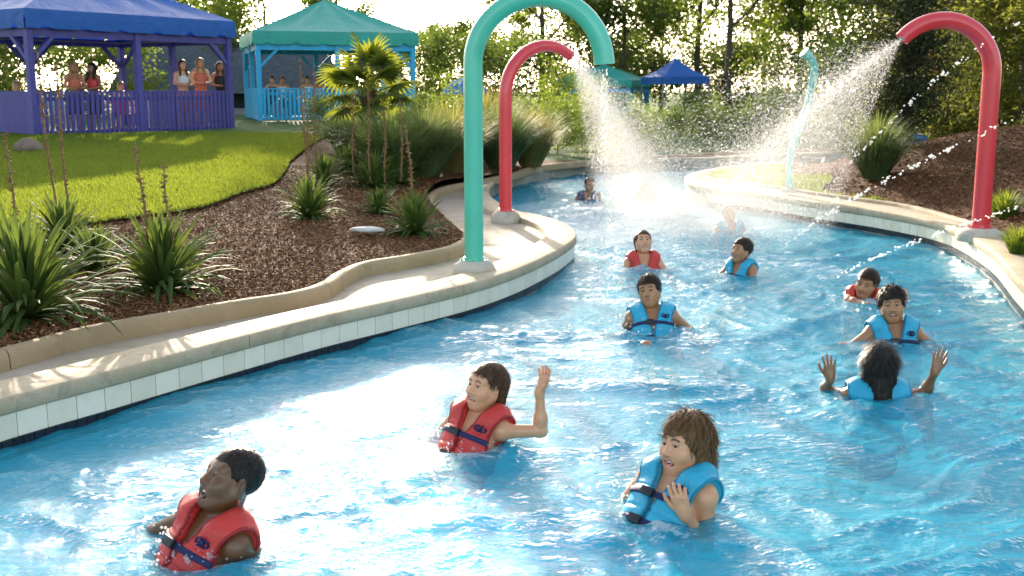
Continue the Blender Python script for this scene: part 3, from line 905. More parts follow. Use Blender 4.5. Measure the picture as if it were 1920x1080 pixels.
# grey shingled pool house behind the blue gazebo
M_SHING = plain('weathered grey shingles', (0.13, 0.15, 0.17), (0.07, 0.08, 0.10), 0.85, 9, 0.5, 40, bdist=0.02)
M_STUCCO = plain('grey render', (0.30, 0.31, 0.32), rough=0.8)
ph = empty('pool_house', (-11.6, 47, 0.6), (0, 0, R(14)), 'low building with a big grey shingled roof behind the two gazebos', 'building')
MB().box((0, 2.5, 0.75), (8.4, 5, 1.5)).build('wall', M_STUCCO, ph)
MB().add([(-4.8, -0.6, 1.15), (4.8, -0.6, 1.15), (3.9, 2.5, 3.3), (-3.9, 2.5, 3.3), (-4.8, 5.6, 1.15), (4.8, 5.6, 1.15)],
         [(0, 1, 2, 3), (3, 2, 5, 4), (0, 3, 4), (1, 5, 2), (0, 4, 5, 1)]).build('roof', M_SHING, ph)
for k in range(26):      # courses of shingles on the slope that faces the pool
    f0 = k / 26
    a = Vector((-4.8, -0.6, 1.15)).lerp(Vector((-3.9, 2.5, 3.3)), f0); b = Vector((4.8, -0.6, 1.15)).lerp(Vector((3.9, 2.5, 3.3)), f0)
    o_ = MB().bar(a + Vector((0.02, -0.01, 0.012)), b + Vector((-0.02, -0.01, 0.012)), 0.025, 0.13).build('shingle_course', M_SHING, ph)
MB().box((-2.2, -0.02, 0.7), (1.0, 0.06, 1.4)).build('door', M_GREYM, ph)
for x in (0.2, 2.4):
    MB().box((x, -0.02, 0.85), (1.1, 0.06, 0.7)).build('window', M_DARK, ph)
# ------------------------------------------------------------------ plants
M_YUC = leafmat('yucca leaf', [(0.25, (0.018, 0.045, 0.016)), (0.55, (0.045, 0.095, 0.022)), (0.9, (0.13, 0.17, 0.035))], 0.26, (0.30, 0.38, 0.06), 0.68, 2.5, spec=0.2)
M_OGRASS = leafmat('blue green grass blades', [(0.3, (0.04, 0.08, 0.035)), (0.6, (0.08, 0.14, 0.055)), (0.9, (0.15, 0.20, 0.08))], 0.4, (0.36, 0.42, 0.10), 0.6, 1.5)
M_YGRASS = leafmat('straw green grass blades', [(0.3, (0.10, 0.10, 0.03)), (0.6, (0.20, 0.19, 0.055)), (0.9, (0.34, 0.30, 0.11))], 0.45, (0.55, 0.48, 0.12), 0.6, 1.5)
M_TURF = leafmat('turf blades', [(0.3, (0.03, 0.08, 0.012)), (0.6, (0.065, 0.14, 0.02)), (0.9, (0.12, 0.19, 0.03))], 0.5, (0.38, 0.43, 0.04), 0.6, 1.5)
M_STALK = plain('dry flower stalk', (0.30, 0.17, 0.07), (0.16, 0.09, 0.04), 0.85, 20, 0.4)
M_BARK = plain('tree bark', (0.13, 0.10, 0.075), (0.05, 0.04, 0.03), 0.9, 6, 0.6, 18, bdist=0.03)
M_PALMT = plain('fibrous palm trunk', (0.14, 0.08, 0.04), (0.05, 0.03, 0.015), 0.95, 14, 0.8, 30, bdist=0.03)
M_PALM = leafmat('palm fan leaf', [(0.25, (0.03, 0.06, 0.012)), (0.55, (0.08, 0.125, 0.02)), (0.9, (0.2, 0.22, 0.04))], 0.42, (0.45, 0.48, 0.04), 0.4, 3.0, spec=0.5)
M_LEAFA = leafmat('broad leaf light green', [(0.25, (0.028, 0.058, 0.012)), (0.55, (0.075, 0.125, 0.020)), (0.9, (0.17, 0.20, 0.035))], 0.5, (0.36, 0.46, 0.045), 0.5, 0.35)
M_LEAFB = leafmat('broad leaf dark green', [(0.25, (0.015, 0.03, 0.008)), (0.55, (0.04, 0.065, 0.014)), (0.9, (0.10, 0.12, 0.025))], 0.45, (0.24, 0.34, 0.04), 0.5, 0.35)
M_NEED = leafmat('pine needles', [(0.25, (0.03, 0.048, 0.010)), (0.55, (0.085, 0.105, 0.018)), (0.9, (0.20, 0.19, 0.04))], 0.48, (0.50, 0.53, 0.08), 0.6, 0.6)
M_CYP = leafmat('cypress foliage', [(0.25, (0.008, 0.015, 0.006)), (0.55, (0.018, 0.03, 0.010)), (0.9, (0.04, 0.055, 0.015))], 0.15, (0.1, 0.12, 0.02), 0.7, 1.0)

def blade_strip(L, w, droop, bend, nseg=5, fold=0.35, lean=0.0):
    """sword leaf along +Z that arches towards +X; V cross-section"""
    vs = []; fs = []
    x = z = 0.0; ang = lean
    for i in range(nseg + 1):
        f = i / nseg
        ww = w * (0.75 + 0.5 * f - 0.2 * f * f) * (1 - f ** 3.2) + 0.0008
        vs += [(x + ww * fold * 0.5, -ww / 2, z + 0.0), (x, 0, z), (x + ww * fold * 0.5, ww / 2, z)]
        ang = lean + droop * f ** bend
        x += math.sin(ang) * L / nseg; z += math.cos(ang) * L / nseg
    for i in range(nseg):
        a = i * 3
        fs += [(a, a + 1, a + 4, a + 3), (a + 1, a + 2, a + 5, a + 4)]
    return np.array(vs), fs
def stalk(parent, base, L, lean, seed, pods=True):
    rs = random.Random(seed); mb = MB()
    pts = [Vector((lean[0] * f * L + 0.012 * math.sin(f * 7 + seed), lean[1] * f * L, f * L)) for f in np.linspace(0, 1, 12)]
    mb.tube(pts, list(np.linspace(0.014, 0.006, 12)), 6)
    n = int(L * 46)
    for i in range(n):
        f = rs.uniform(0.28, 1.0); p = pts[int(f * 11)].lerp(pts[min(int(f * 11) + 1, 11)], f * 11 % 1)
        a = rs.uniform(0, 6.28); d = Vector((math.cos(a), math.sin(a), rs.uniform(-.2, .6))); r = rs.uniform(0.012, 0.034) * (1.15 - 0.4 * f)
        e = p + d * r
        mb.tube([p, e, e + d * 0.014], [0.003, 0.009, 0.003], 5)
    o = mb.build('flower_stalk', M_STALK, parent, False); o.location = base
    return o
yuc_cache = []
for k in range(6):
    rs = random.Random(k)
    v_, f_ = blade_strip(1.0, 0.058 + 0.012 * rs.random(), R([25, 45, 65, 85, 105, 50][k]), [2.2, 1.7, 1.5, 1.3, 1.2, 2.8][k], 6, 0.4)
    me = bpy.data.meshes.new('leaf'); me.from_pydata([tuple(p) for p in v_], [], f_); me.materials.append(M_YUC)
    for p in me.polygons: p.use_smooth = True
    yuc_cache.append((me, v_, f_))
YUC_N = [0]
def yucca(px, py, size, nleaf, stalks, label, single=True, hfun=h_left, z=None, stretch=1.0):
    zz = 0.42
    for _ in range(4):
        p = onz(px, py, zz); zz = float(hfun(np.array([p.x]), np.array([p.y]))[0])
    root = empty('yucca', (p.x, p.y, zz), (0, 0, 0), label, 'plant', 'spiky yucca plants in the mulch beds')
    rs = random.Random(int(px * 7 + py)); mb = MB()
    for i in range(nleaf):
        f = (i + 0.5) / nleaf                     # 0 = centre, upright; 1 = outer, lying down
        tilt = R(4 + 84 * f ** 1.1 + rs.uniform(-9, 9)); az = i * 2.39996 + rs.uniform(-.3, .3)
        kind = min(4, int(f * 4.2 + rs.random() * 0.9)) if rs.random() > 0.15 else 5
        L = size * (0.78 + 0.35 * rs.random()) * (1.0 - 0.22 * f * rs.random()) * (1 if f > .15 else 0.85)
        m = Matrix.Rotation(az, 4, 'Z') @ Matrix.Translation((0.035 * f ** .5, 0, 0.05 * (1 - f))) @ Matrix.Rotation(tilt, 4, 'Y') @ Matrix.Rotation(rs.uniform(-.4, .4), 4, 'Z') @ Matrix.Diagonal((L, L * 0.62 / max(size, .35) * 0.6 if False else 0.75, L * stretch, 1))
        if single:
            o = bpy.data.objects.new('leaf', yuc_cache[kind][0]); link(o, root); o.matrix_local = m
        else:
            mb.add([m @ Vector(q) for q in yuc_cache[kind][1]], yuc_cache[kind][2])
    if not single:
        mb.build('foliage', M_YUC, root, True)
    for j, (dx, dy, L, lx, ly) in enumerate(stalks):
        stalk(root, (dx, dy, 0.1), L, (lx, ly), int(px) + j)
    return root
yucca(50, 598, 0.80, 210, [], 'biggest yucca, filling the bed at the left edge')
yucca(306, 545, 0.66, 190, [(-0.10, 0.05, 1.02, -0.06, 0), (0.06, 0.06, 0.86, -0.02, 0)], 'second large yucca with two brown flower stalks, right of the biggest one')
yucca(120, 470, 0.55, 120, [(-0.12, 0.2, 1.70, -0.05, 0), (-0.02, 0.25, 1.62, -0.03, 0)], 'dark yucca with two very tall stalks rising past the violet railing')
yucca(10, 500, 0.5, 100, [(-0.05, 0.0, 0.85, -.03, 0), (0.16, -0.1, 1.02, -0.02, 0)], 'half-cut yucca at the left edge with two short brown stalks', single=False)
yucca(582, 408, 0.54, 130, [(-0.10, 0.6, 1.5, -0.02, 0)], 'bright yucca in the middle of the mulch bed', single=True)
yucca(610, 345, 0.50, 100, [(-0.3, 0.2, 1.75, -0.03, 0), (-0.16, 0.2, 1.6, 0.0, 0), (0.4, 0.1, 1.2, 0, 0)], 'shaded yucca with dry stalks behind the bright one', single=False)
yucca(700, 352, 0.62, 130, [(-0.02, -0.2, 1.35, 0.0, 0), (0.2, -0.2, 1.0, 0.0, 0), (0.42, 0.0, 1.15, 0.0, 0)], 'large dark yucca in front of the palm trunk', single=False)
yucca(712, 400, 0.36, 90, [], 'low yucca between the bright one and the kerb yucca', single=False)
yucca(777, 440, 0.48, 140, [(-0.02, 0.2, 1.05, -0.06, 0)], 'yucca at the kerb corner left of the green pole', single=True)

yucca(655, 318, 0.55, 110, [], 'dark yucca left of the palm trunk among the grasses', single=False)
yucca(748, 345, 0.55, 110, [], 'dark yucca right of the palm trunk in front of the blue-green grass', single=False)
yucca(180, 505, 0.42, 90, [], 'small yucca squeezed between the two large left ones', single=False)

# ornamental grasses
def clump(name, x, y, z, rad, hgt, n, mat, label, cat='ornamental grass', group='clumps of ornamental grass', w=0.012, plume=0.0, droop=1.0):
    r_ = np.random.default_rng(int(abs(x * 131 + y * 71)) + 5)
    S = 5
    az = r_.uniform(0, 2 * np.pi, n); f = r_.uniform(0, 1, n) ** 0.7
    L = hgt * r_.uniform(0.7, 1.15, n); tilt0 = 0.05 + 0.45 * f; dr = droop * (0.6 + 1.2 * f) * r_.uniform(0.5, 1.2, n)
    bx = rad * 0.35 * f * np.cos(az); by = rad * 0.35 * f * np.sin(az)
    V = np.zeros((n, S + 1, 2, 3)); cx = np.zeros(n); cz = np.zeros(n)
    taz = az + r_.normal(0, 0.25, n)
    sx, sy = -np.sin(taz), np.cos(taz)
    for i in range(S + 1):
        q = i / S; ww = w * (1 - q ** 2) + 0.001 + plume * w * (q > 0.75)
        X = bx + cx * np.cos(taz); Y = by + cx * np.sin(taz)
        V[:, i, 0] = np.c_[X - sx * ww / 2, Y - sy * ww / 2, cz]; V[:, i, 1] = np.c_[X + sx * ww / 2, Y + sy * ww / 2, cz]
        ang = tilt0 + dr * q ** 1.6
        cx = cx + np.sin(ang) * L / S; cz = cz + np.cos(ang) * L / S
    b = (np.arange(n) * (S + 1) * 2)[:, None]
    k = np.arange(S)[None] * 2
    F = np.stack([b + k, b + k + 1, b + k + 3, b + k + 2], -1).reshape(-1, 4)
    o = mesh_np(name, V.reshape(-1, 3), F.astype(np.int32), mat, None, True)
    o.location = (x, y, z)
    return tag(o, label, cat, group)
def clump_px(px, py, Y, w_px, h_px, mat, label, n=1500, hf=h_left, **kw):
    p = aty(px, py, Y); z = float(hf(np.array([p.x]), np.array([p.y]))[0])
    s = Y / FPX
    return clump('ornamental_grass', p.x, p.y, z, w_px * s * 0.5, h_px * s, n, mat, label, w=kw.pop('w', 0.018), **kw)
clump_px(735, 330, 17.5, 150, 135, M_OGRASS, 'blue-green ornamental grass clump right behind the palm trunk', 2200)
clump_px(800, 330, 18.3, 140, 135, M_OGRASS, 'blue-green ornamental grass clump left of the green pole', 2000)
clump_px(850, 318, 19.5, 120, 130, M_YGRASS, 'straw-coloured grass clump touching the left of the green pole', 1700)
clump_px(940, 305, 21.0, 130, 125, M_OGRASS, 'grass clump directly behind the red pole', 1900)
clump_px(995, 300, 22.5, 110, 110, M_YGRASS, 'yellowish grass clump right of the small red arch pole', 1500)
clump_px(655, 300, 20.5, 120, 90, M_OGRASS, 'grey-green grass clump left of the palm trunk', 1300)
clump_px(905, 300, 24.0, 110, 130, M_YGRASS, 'tall straw grass clump between the green and red poles', 1500)
clump_px(1640, 330, 17.3, 120, 125, M_OGRASS, 'arching green grass clump at the foot of the dark cypress', 1500, h_right, droop=1.3)
for px, py, Y, s_, lab in [(1885, 395, 13.0, 0.34, 'small bright green plant on the mulch right of the red pole'), (1915, 455, 10.6, 0.28, 'small green tuft at the right edge beside the deck')]:
    p = aty(px, py, Y); z = float(h_right(np.array([p.x]), np.array([p.y]))[0])
    clump('tuft_plant', p.x, p.y, z, 0.3, s_, 260, M_TURF, lab, 'plant', 'small plants on the right hill', 0.022)

# windmill palm
p = aty(694, 290, 19.0); pz = float(h_left(np.array([p.x]), np.array([p.y]))[0])
palm = empty('palm_tree', (p.x, p.y, pz), (0, 0, 0), 'short fan palm with shaggy brown trunk in front of the turquoise gazebo', 'palm tree')
PH = 1.28
mb = MB(); mb.tube([(0.02 * math.sin(k), 0, k * PH / 9) for k in range(10)], [0.13, 0.12, 0.115, 0.12, 0.12, 0.125, 0.13, 0.14, 0.15, 0.10], 14)
rs = random.Random(3)
for k in range(90):
    a = rs.uniform(0, 6.28); z = rs.uniform(0.1, PH - 0.05)
    b0 = Vector((0.12 * math.cos(a), 0.12 * math.sin(a), z)); b1 = b0 + Vector((0.09 * math.cos(a), 0.09 * math.sin(a), 0.10))
    mb.tube([b0, b1], [0.022, 0.006], 5)
mb.build('trunk', M_PALMT, palm, True)
def frond(fan_r, nseg=22, span=R(250)):
    mb = MB()
    mb.tube([(0, 0, 0), (0, 0, 0.3), (0, 0, 0.5)], [0.010, 0.008, 0.006], 5)
    for i in range(nseg):
        a = -span / 2 + span * i / (nseg - 1); L = fan_r * (0.75 + 0.25 * math.cos(a * 0.8)) * (0.94 + 0.1 * ((i * 37) % 7) / 7)
        d = Vector((0, math.sin(a), math.cos(a))); sd = Vector((0, math.cos(a), -math.sin(a)))
        c = Vector((0, 0, 0.5)); vs = []
        for q, ww in ((0, 0.004), (0.35, 0.030), (0.7, 0.022), (1.0, 0.002)):
            off = Vector((0.30 * L * q * q + 0.05 * (abs(a) / 2) * q, 0, -0.10 * L * q ** 3))
            pt = c + d * L * q + off
            vs += [pt - sd * ww, pt + Vector((0.012, 0, 0)), pt + sd * ww]
        mb.add(vs, [(j * 3 + k, j * 3 + k + 1, j * 3 + k + 4, j * 3 + k + 3) for j in range(3) for k in range(2)])
    return mb
fm = [frond(0.42), frond(0.46), frond(0.38)]
fdat = []
for f_ in fm:
    o = f_.build('frond', M_PALM, palm, True); fdat.append(o.data); bpy.data.objects.remove(o)
NF = 26
for i in range(NF):
    f = i / NF; tilt = R(8 + 112 * f ** 0.9 + rs.uniform(-8, 8)); az = i * 2.4 + rs.uniform(-.3, .3)
    o = bpy.data.objects.new('frond', fdat[i % 3]); link(o, palm)
    s_ = 1.08 * rs.uniform(0.85, 1.1)
    o.matrix_local = Matrix.Translation((0, 0, PH - 0.06)) @ Matrix.Rotation(az, 4, 'Z') @ Matrix.Rotation(tilt, 4, 'Y') @ Matrix.Rotation(rs.uniform(-.5, .5), 4, 'Z') @ Matrix.Scale(s_, 4)
for k, (dx, h_) in enumerate([(0.12, 1.05), (0.3, 0.75)]):
    pass

# ------------------------------------------------------------------ trees
def cards(pts, size, r_, up=0.3, asp=1.6):
    n = len(pts)
    d = r_.normal(0, 1, (n, 3)); d[:, 2] = d[:, 2] * 0.7 - up * 0.6; d /= np.linalg.norm(d, axis=1)[:, None]
    q = r_.normal(0, 1, (n, 3)); s = np.cross(d, q); s /= np.linalg.norm(s, axis=1)[:, None] + 1e-9
    L = size * r_.uniform(0.6, 1.3, n)[:, None]
    a = pts - d * L * 0.5; b = pts + d * L * 0.5; nn = np.cross(d, s)
    m = pts + nn * L * 0.10
    V = np.stack([a, m + s * L / asp * 0.5, b, m - s * L / asp * 0.5], 1).reshape(-1, 3)
    F = (np.arange(n) * 4)[:, None] + np.array([[0, 1, 2, 3]])
    return V, F.astype(np.int32)
def grow(r_, H, spread, first=0.3, levels=3, nlimb=9, up=0.55, lean=0.04):
    """returns branch polylines (points, radii) and tip points"""
    br = []; tips = []
    tr = [np.zeros(3)]
    for i in range(1, 9):
        tr.append(np.array([r_.normal(0, lean) * H * 0.3 * i / 8, r_.normal(0, lean) * H * 0.3 * i / 8, H * 0.92 * i / 8]))
    tr = np.array(tr); r0 = H * 0.016
    br.append((tr, np.linspace(r0, r0 * 0.18, 9)))
    def limb(p, d, L, r, lv):
        pts = [p]; n = 5
        for i in range(n):
            d = d + r_.normal(0, 0.16, 3) + np.array([0, 0, 0.07 * up]); d /= np.linalg.norm(d)
            pts.append(pts[-1] + d * L / n)
            if lv > 0 and i >= 1:
                for _ in range(1 if lv == 1 else (1 + (r_.random() < 0.5))):
                    e = d + r_.normal(0, 0.6, 3); e /= np.linalg.norm(e)
                    limb(pts[-1], e, L * r_.uniform(0.4, 0.6), r * 0.5, lv - 1)
            if i >= 2: tips.append((pts[-1], lv))
        br.append((np.array(pts), np.linspace(r, r * 0.25, n + 1)))
    for k in range(nlimb):
        f = first + (0.98 - first) * (k + r_.random() * 0.6) / nlimb
        p = np.array([np.interp(f * H * 0.92, tr[:, 2], tr[:, j]) for j in range(3)])
        az = k * 2.4 + r_.uniform(-.5, .5); e = up * (0.5 + f)
        d = np.array([math.cos(az), math.sin(az), e]); d /= np.linalg.norm(d)
        limb(p, d, spread * (1.15 - 0.75 * abs(f - 0.45)) * r_.uniform(0.75, 1.15), r0 * 0.45 * (1.1 - f * 0.6), levels - 1)
    return br, tips
def tree_meshes(seed, H, spread, nleaf, leaf, mat, first=0.3, nlimb=9, up=0.55, fuzz=0.35, levels=3, thick=6):
    r_ = np.random.default_rng(seed)
    br, tips = grow(r_, H, spread, first, levels, nlimb, up)
    mb = MB()
    for pts, rad in br:
        if rad[0] > 0.008: mb.tube(pts, list(rad), thick, cap=False)
    tb = mb.build('trunk', M_BARK, None, True); tm = tb.data; bpy.data.objects.remove(tb)
    T = np.array([t_[0] for t_ in tips])
    w_ = np.array([1.5 if t_[1] == 0 else 0.7 for t_ in tips]); keepc = r_.random(len(T)) < 0.85
    T, w_ = T[keepc], w_[keepc] * r_.uniform(0.4, 1.8, keepc.sum())
    pick = r_.choice(len(T), nleaf, p=w_ / w_.sum())
    P = T[pick] + r_.normal(0, fuzz, (nleaf, 3)) * np.array([1, 1, 0.7])
    P = P[P[:, 2] > 0.15]
    V, F = cards(P, leaf, r_)
    cb = mesh_np('crown', V, F, mat); cm = cb.data; bpy.data.objects.remove(cb)
    return tm, cm
def place_tree(ms, x, y, z, s, rz, label, cat='tree', group='trees behind the water park', name='tree', sz=None):
    root = empty(name, (x, y, z), (0, 0, rz), label, cat, group)
    root.scale = (s, s, sz or s)
    for nm, me in zip(('trunk', 'crown'), ms):
        o = bpy.data.objects.new(nm, me); link(o, root)
    return root
OPEN = [tree_meshes(100 + k, 11.0, 3.1, 8000, 0.25, M_LEAFA, 0.28, 10, 0.7, 0.42) for k in range(3)]
DARKT = [tree_meshes(200 + k, 9.0, 2.8, 9500, 0.26, M_LEAFB, 0.12, 12, 0.5, 0.45) for k in range(2)]
LEGGY = [tree_meshes(300 + k, 13.0, 2.4, 5400, 0.24, M_LEAFA, 0.36, 9, 0.8, 0.36) for k in range(2)]
BUSH = [tree_meshes(400 + k, 2.6, 1.4, 4200, 0.13, [M_LEAFA, M_LEAFB][k], 0.08, 11, 0.5, 0.24) for k in range(2)]
def at_px(px, Y): return (px - 960) / FPX * Y
def T(ms, px, Y, s, label, seed, **kw):
    place_tree(ms, at_px(px, Y), Y, 0.4, s * 0.88, seed * 1.3, label, **kw)
T(OPEN[0], 30, 60, 1.0, 'light green tree beyond the left end of the violet gazebo', 1)
T(OPEN[1], 190, 52, 0.62, 'low sunlit tree seen through the violet gazebo', 2)
T(DARKT[0], 350, 66, 1.05, 'dark tree rising behind the right side of the blue roof', 3)
T(OPEN[2], 505, 56, 0.95, 'yellow-green tree between the blue and green gazebo roofs', 4)
T(OPEN[0], 640, 70, 0.85, 'light tree right behind the peak of the green roof', 5)
T(DARKT[1], 735, 60, 0.52, 'tree standing right of the green gazebo roof', 6)
T(OPEN[1], 800, 72, 0.5, 'pale leafy tree below the open sky left of the green arch', 7)
T(DARKT[0], 868, 58, 0.6, 'dark tree directly behind the green arch pole', 8)
T(OPEN[2], 945, 66, 0.72, 'tree filling the space inside the green arch on its left', 9)
T(LEGGY[0], 1016, 55, 0.95, 'forked tree framed by the green and red arches', 10)
T(DARKT[1], 1085, 62, 0.8, 'dark tree behind the nozzle of the small red arch', 11)
T(DARKT[0], 1165, 54, 0.95, 'tall dark tree just right of the end of the green arch', 12)
T(OPEN[0], 1235, 70, 0.85, 'light tree above the distant blue canopy', 13)
T(LEGGY[1], 1303, 56, 1.05, 'slender thin-trunked tree right of the distant blue canopy', 14)
T(LEGGY[0], 1358, 52, 1.1, 'tall bare-trunked tree above the small cone evergreen', 15)
T(OPEN[1], 1425, 62, 0.95, 'airy tree above the middle of the right spray', 16)
T(LEGGY[1], 1490, 58, 1.0, 'airy tree behind the teal wavy post', 17)
T(OPEN[2], 1560, 60, 0.95, 'airy tree between the teal post and the right arch nozzle', 18)
T(OPEN[0], 1630, 54, 1.0, 'leafy tree left of the right arch nozzle', 19)
T(DARKT[1], 1700, 48, 1.0, 'dark tree high behind the right arch nozzle', 20)
T(OPEN[1], -120, 58, 1.0, 'light tree past the left edge behind the violet gazebo', 21)
T(OPEN[2], 420, 74, 1.0, 'far pale tree above the eave of the blue roof', 22)
T(OPEN[2], 1800, 46, 1.0, 'light tree above the curve of the right red arch', 23)
T(OPEN[0], 1920, 44, 1.0, 'light tree at the upper right corner', 24)
bush_px = [(628, 22.5, 0.34, 1), (765, 21.5, 0.40, 1), (835, 22.5, 0.42, 0), (690, 24, 0.4, 1), (1015, 28.5, 0.46, 0), (1130, 31, 0.5, 1), (1190, 30.5, 0.38, 0), (1245, 31.5, 0.34, 1), (1430, 34, 0.42, 0), (1310, 38, 0.5, 1), (1480, 36, 0.5, 0), (70, 42, 1.1, 1), (150, 40, 1.0, 0), (225, 42, 1.1, 0), (10, 46, 1.2, 0), (-60, 44, 1.2, 1), (450, 50, 1.2, 1), (560, 60, 1.3, 1), (700, 52, 1.1, 1), (790, 48, 1.15, 1), (850, 60, 1.4, 1), (930, 46, 1.15, 1), (1010, 52, 1.3, 1), (1060, 40, 0.72, 0), (1120, 60, 1.5, 1),
           (1190, 64, 1.3, 1), (1330, 60, 1.35, 1), (1395, 56, 1.3, 1), (1450, 50, 1.2, 0), (1510, 46, 1.2, 1), (1570, 42, 1.15, 0), (1625, 38, 1.1, 1), (1090, 30, 0.48, 0), (1340, 34, 0.40, 0), (1275, 36, 0.36, 0), (1045, 27, 0.42, 0), (1395, 33.5, 0.34, 0)]
bush_lab = ['low dark bush left of the palm trunk', 'low dark bush among the grasses right of the palm', 'light bush among the grasses left of the green pole', 'low bush directly behind the palm trunk', 'sunlit bush on the far bank just right of the red pole', 'dark bush at the far bank behind the left spray', 'low sunlit bush at the far bank right of the left spray', 'low dark bush on the far bank below the blue canopy', 'sunlit bush on the far bank between the sprays', 'dark bush at the foot of the distant blue canopy', 'sunlit bush behind the foot of the teal post', 'dark shrub behind the left end of the violet gazebo', 'leafy sunlit shrub behind the left pair at the violet railing', 'leafy shrub behind the middle of the violet gazebo', 'sunlit shrub at the left edge behind the violet gazebo', 'dark shrub past the left edge', 'dark shrub between the two gazebos', 'dark shrub behind the turquoise gazebo', 'dark shrub right behind the palm crown', 'dark shrub right of the turquoise gazebo', 'dark shrub left of the blue parasol',
            'dark shrub between green and red poles', 'dark shrub under the red arch curve', 'sunlit shrub left of the distant green gazebo', 'dark shrub behind the distant green gazebo', 'dark shrub left of the distant blue canopy',
            'dark shrub right of the distant blue canopy', 'dark shrub right of the cone evergreen', 'sunlit shrub behind the right spray', 'dark shrub behind the teal post', 'sunlit shrub right of the teal post', 'dark shrub left of the cypress',
            'sunlit low bush at the foot of the left spray', 'sunlit low bush across the far water bend', 'small bush under the distant blue canopy', 'yellowish bush right of the straw grass', 'small low bush at the far bank left of the teal post']
for i, ((px, Y, s, k), lab) in enumerate(zip(bush_px, bush_lab)):
    place_tree(BUSH[k], at_px(px, Y), Y, float(h_left(np.array([at_px(px, Y)]), np.array([Y]))[0]) - 0.05, s, i * 1.1, lab, 'shrub', 'shrubs along the back', 'shrub', s * 0.95)
# conifers
def conifer(seed, H, rad, nbr, nleaf, leaf, mat, base=0.1, taper=1.0, droop=0.0, asp=4.0):
    r_ = np.random.default_rng(seed); mb = MB()
    mb.tube([(0, 0, 0), (0, 0, H * 0.5), (0, 0, H)], [H * 0.018, H * 0.011, 0.01], 7, cap=False)
    P = []
    for k in range(nbr):
        f = base + (1 - base) * (k + r_.random()) / nbr
        L = rad * (1 - f) ** taper * r_.uniform(0.65, 1.2) + 0.06
        az = k * 2.4 + r_.uniform(-.4, .4)
        d = np.array([math.cos(az), math.sin(az), 0.25 - droop]); p0 = np.array([0, 0, f * H])
        q = p0 + d * L; mb.tube([p0, (p0 + q) / 2 + [0, 0, 0.05], q], [0.012, 0.008, 0.003], 4, cap=False)
        m = int(nleaf / nbr * (0.35 + 1.3 * (1 - f)))
        t_ = r_.random(m)[:, None] ** 0.6
        P.append(p0 + d * L * t_ + r_.normal(0, 1, (m, 3)) * (0.06 + 0.13 * L * t_) * np.array([1, 1, 0.6]))
    V, F = cards(np.concatenate(P), leaf, r_, 0.0, asp)
    tb = mb.build('trunk', M_BARK, None, True); tm = tb.data; bpy.data.objects.remove(tb)
    cb = mesh_np('crown', V, F, mat); cm = cb.data; bpy.data.objects.remove(cb)
    return tm, cm
PINE = [conifer(500 + k, 6.5, 2.0, 70, 15000, 0.16, M_NEED, 0.06, 0.7, 0.1) for k in range(2)]
CYP = conifer(600, 3.6, 0.62, 120, 12000, 0.10, M_CYP, 0.02, 0.45, -0.6)
for i, (ms, px, Y, s, lab) in enumerate([(PINE[0], 1765, 25, 0.85, 'soft pine between the cypress and the right red arch'), (PINE[1], 1835, 23.5, 0.95, 'soft pine directly behind the right red arch pole'), (PINE[0], 1905, 22, 1.0, 'soft pine at the right edge above the mulch hill'), (PINE[1], 1980, 24, 1.1, 'pine past the right edge above the mulch hill'), (PINE[1], 1730, 31, 1.05, 'pine standing farther back behind the cypress top'), (PINE[0], 1860, 31, 1.2, 'tall pine farther back inside the right arch curve')]):
    x = at_px(px, Y); z = float(h_right(np.array([x]), np.array([min(Y, 23.5)]))[0]) - 0.1
    place_tree(ms, x, Y, z, s, i * 0.9, lab, 'pine tree', 'pines on the right hill', 'pine_tree')
x = at_px(1688, 18.6); place_tree(CYP, x, 18.6, float(h_right(np.array([x]), np.array([18.6]))[0]) - 0.05, 1.25, 0, 'dark narrow cypress beside the right spray', 'cypress tree', None, 'cypress_tree')
x = at_px(1350, 52); place_tree(conifer(610, 2.1, 0.75, 70, 5000, 0.10, M_CYP, 0.02, 0.8, 0.0), x, 52, 0.45, 1.0, 0, 'small dark cone-shaped evergreen right of the distant blue canopy', 'evergreen', None, 'evergreen_shrub')

# ------------------------------------------------------------------ ground cover: bark chips, turf blades
def chips(name, n, region, hf, mat, lab, size=0.035):
    r_ = np.random.default_rng(n)
    P = region(r_, n)
    z = hf(P[:, 0], P[:, 1]) + r_.uniform(0, 0.014, len(P))
    m = len(P); az = r_.uniform(0, 6.28, m); L = size * r_.uniform(0.5, 1.7, m); w = L * r_.uniform(0.2, 0.5, m)
    tl = r_.normal(0, 0.35, m); rl = r_.normal(0, 0.4, m)
    d = np.c_[np.cos(az) * np.cos(tl), np.sin(az) * np.cos(tl), np.sin(tl)]; s = np.c_[-np.sin(az) * np.cos(rl), np.cos(az) * np.cos(rl), np.sin(rl)]
    c = np.c_[P, z]; up = np.array([0, 0, 1]) * 0.006
    V = np.stack([c - d * L[:, None] / 2 - s * w[:, None] / 2, c + d * L[:, None] / 2 - s * w[:, None] * .35, c + d * L[:, None] / 2 + s * w[:, None] / 2, c - d * L[:, None] / 2 + s * w[:, None] * .4,
                  c - d * L[:, None] * .4 + up, c + d * L[:, None] * .4 + up], 1).reshape(-1, 3)
    b = (np.arange(m) * 6)[:, None]
    F = np.concatenate([b + np.array([[0, 1, 5, 4]]), b + np.array([[3, 4, 5, 2]])]).astype(np.int32)
    o = mesh_np(name, V, F, mat)
    return tag(o, lab, 'mulch', kind='stuff')
t = NT('bark chip'); g_ = t.n('NewGeometry')
col = t.ramp(g_.outputs['Random Per Island'], [(0, (0.05, 0.024, 0.010)), (0.5, (0.165, 0.068, 0.026)), (0.88, (0.30, 0.14, 0.055)), (1, (0.40, 0.24, 0.12))])
M_CHIP = t.done(t.bsdf(col, 0.85, None, 0.2))
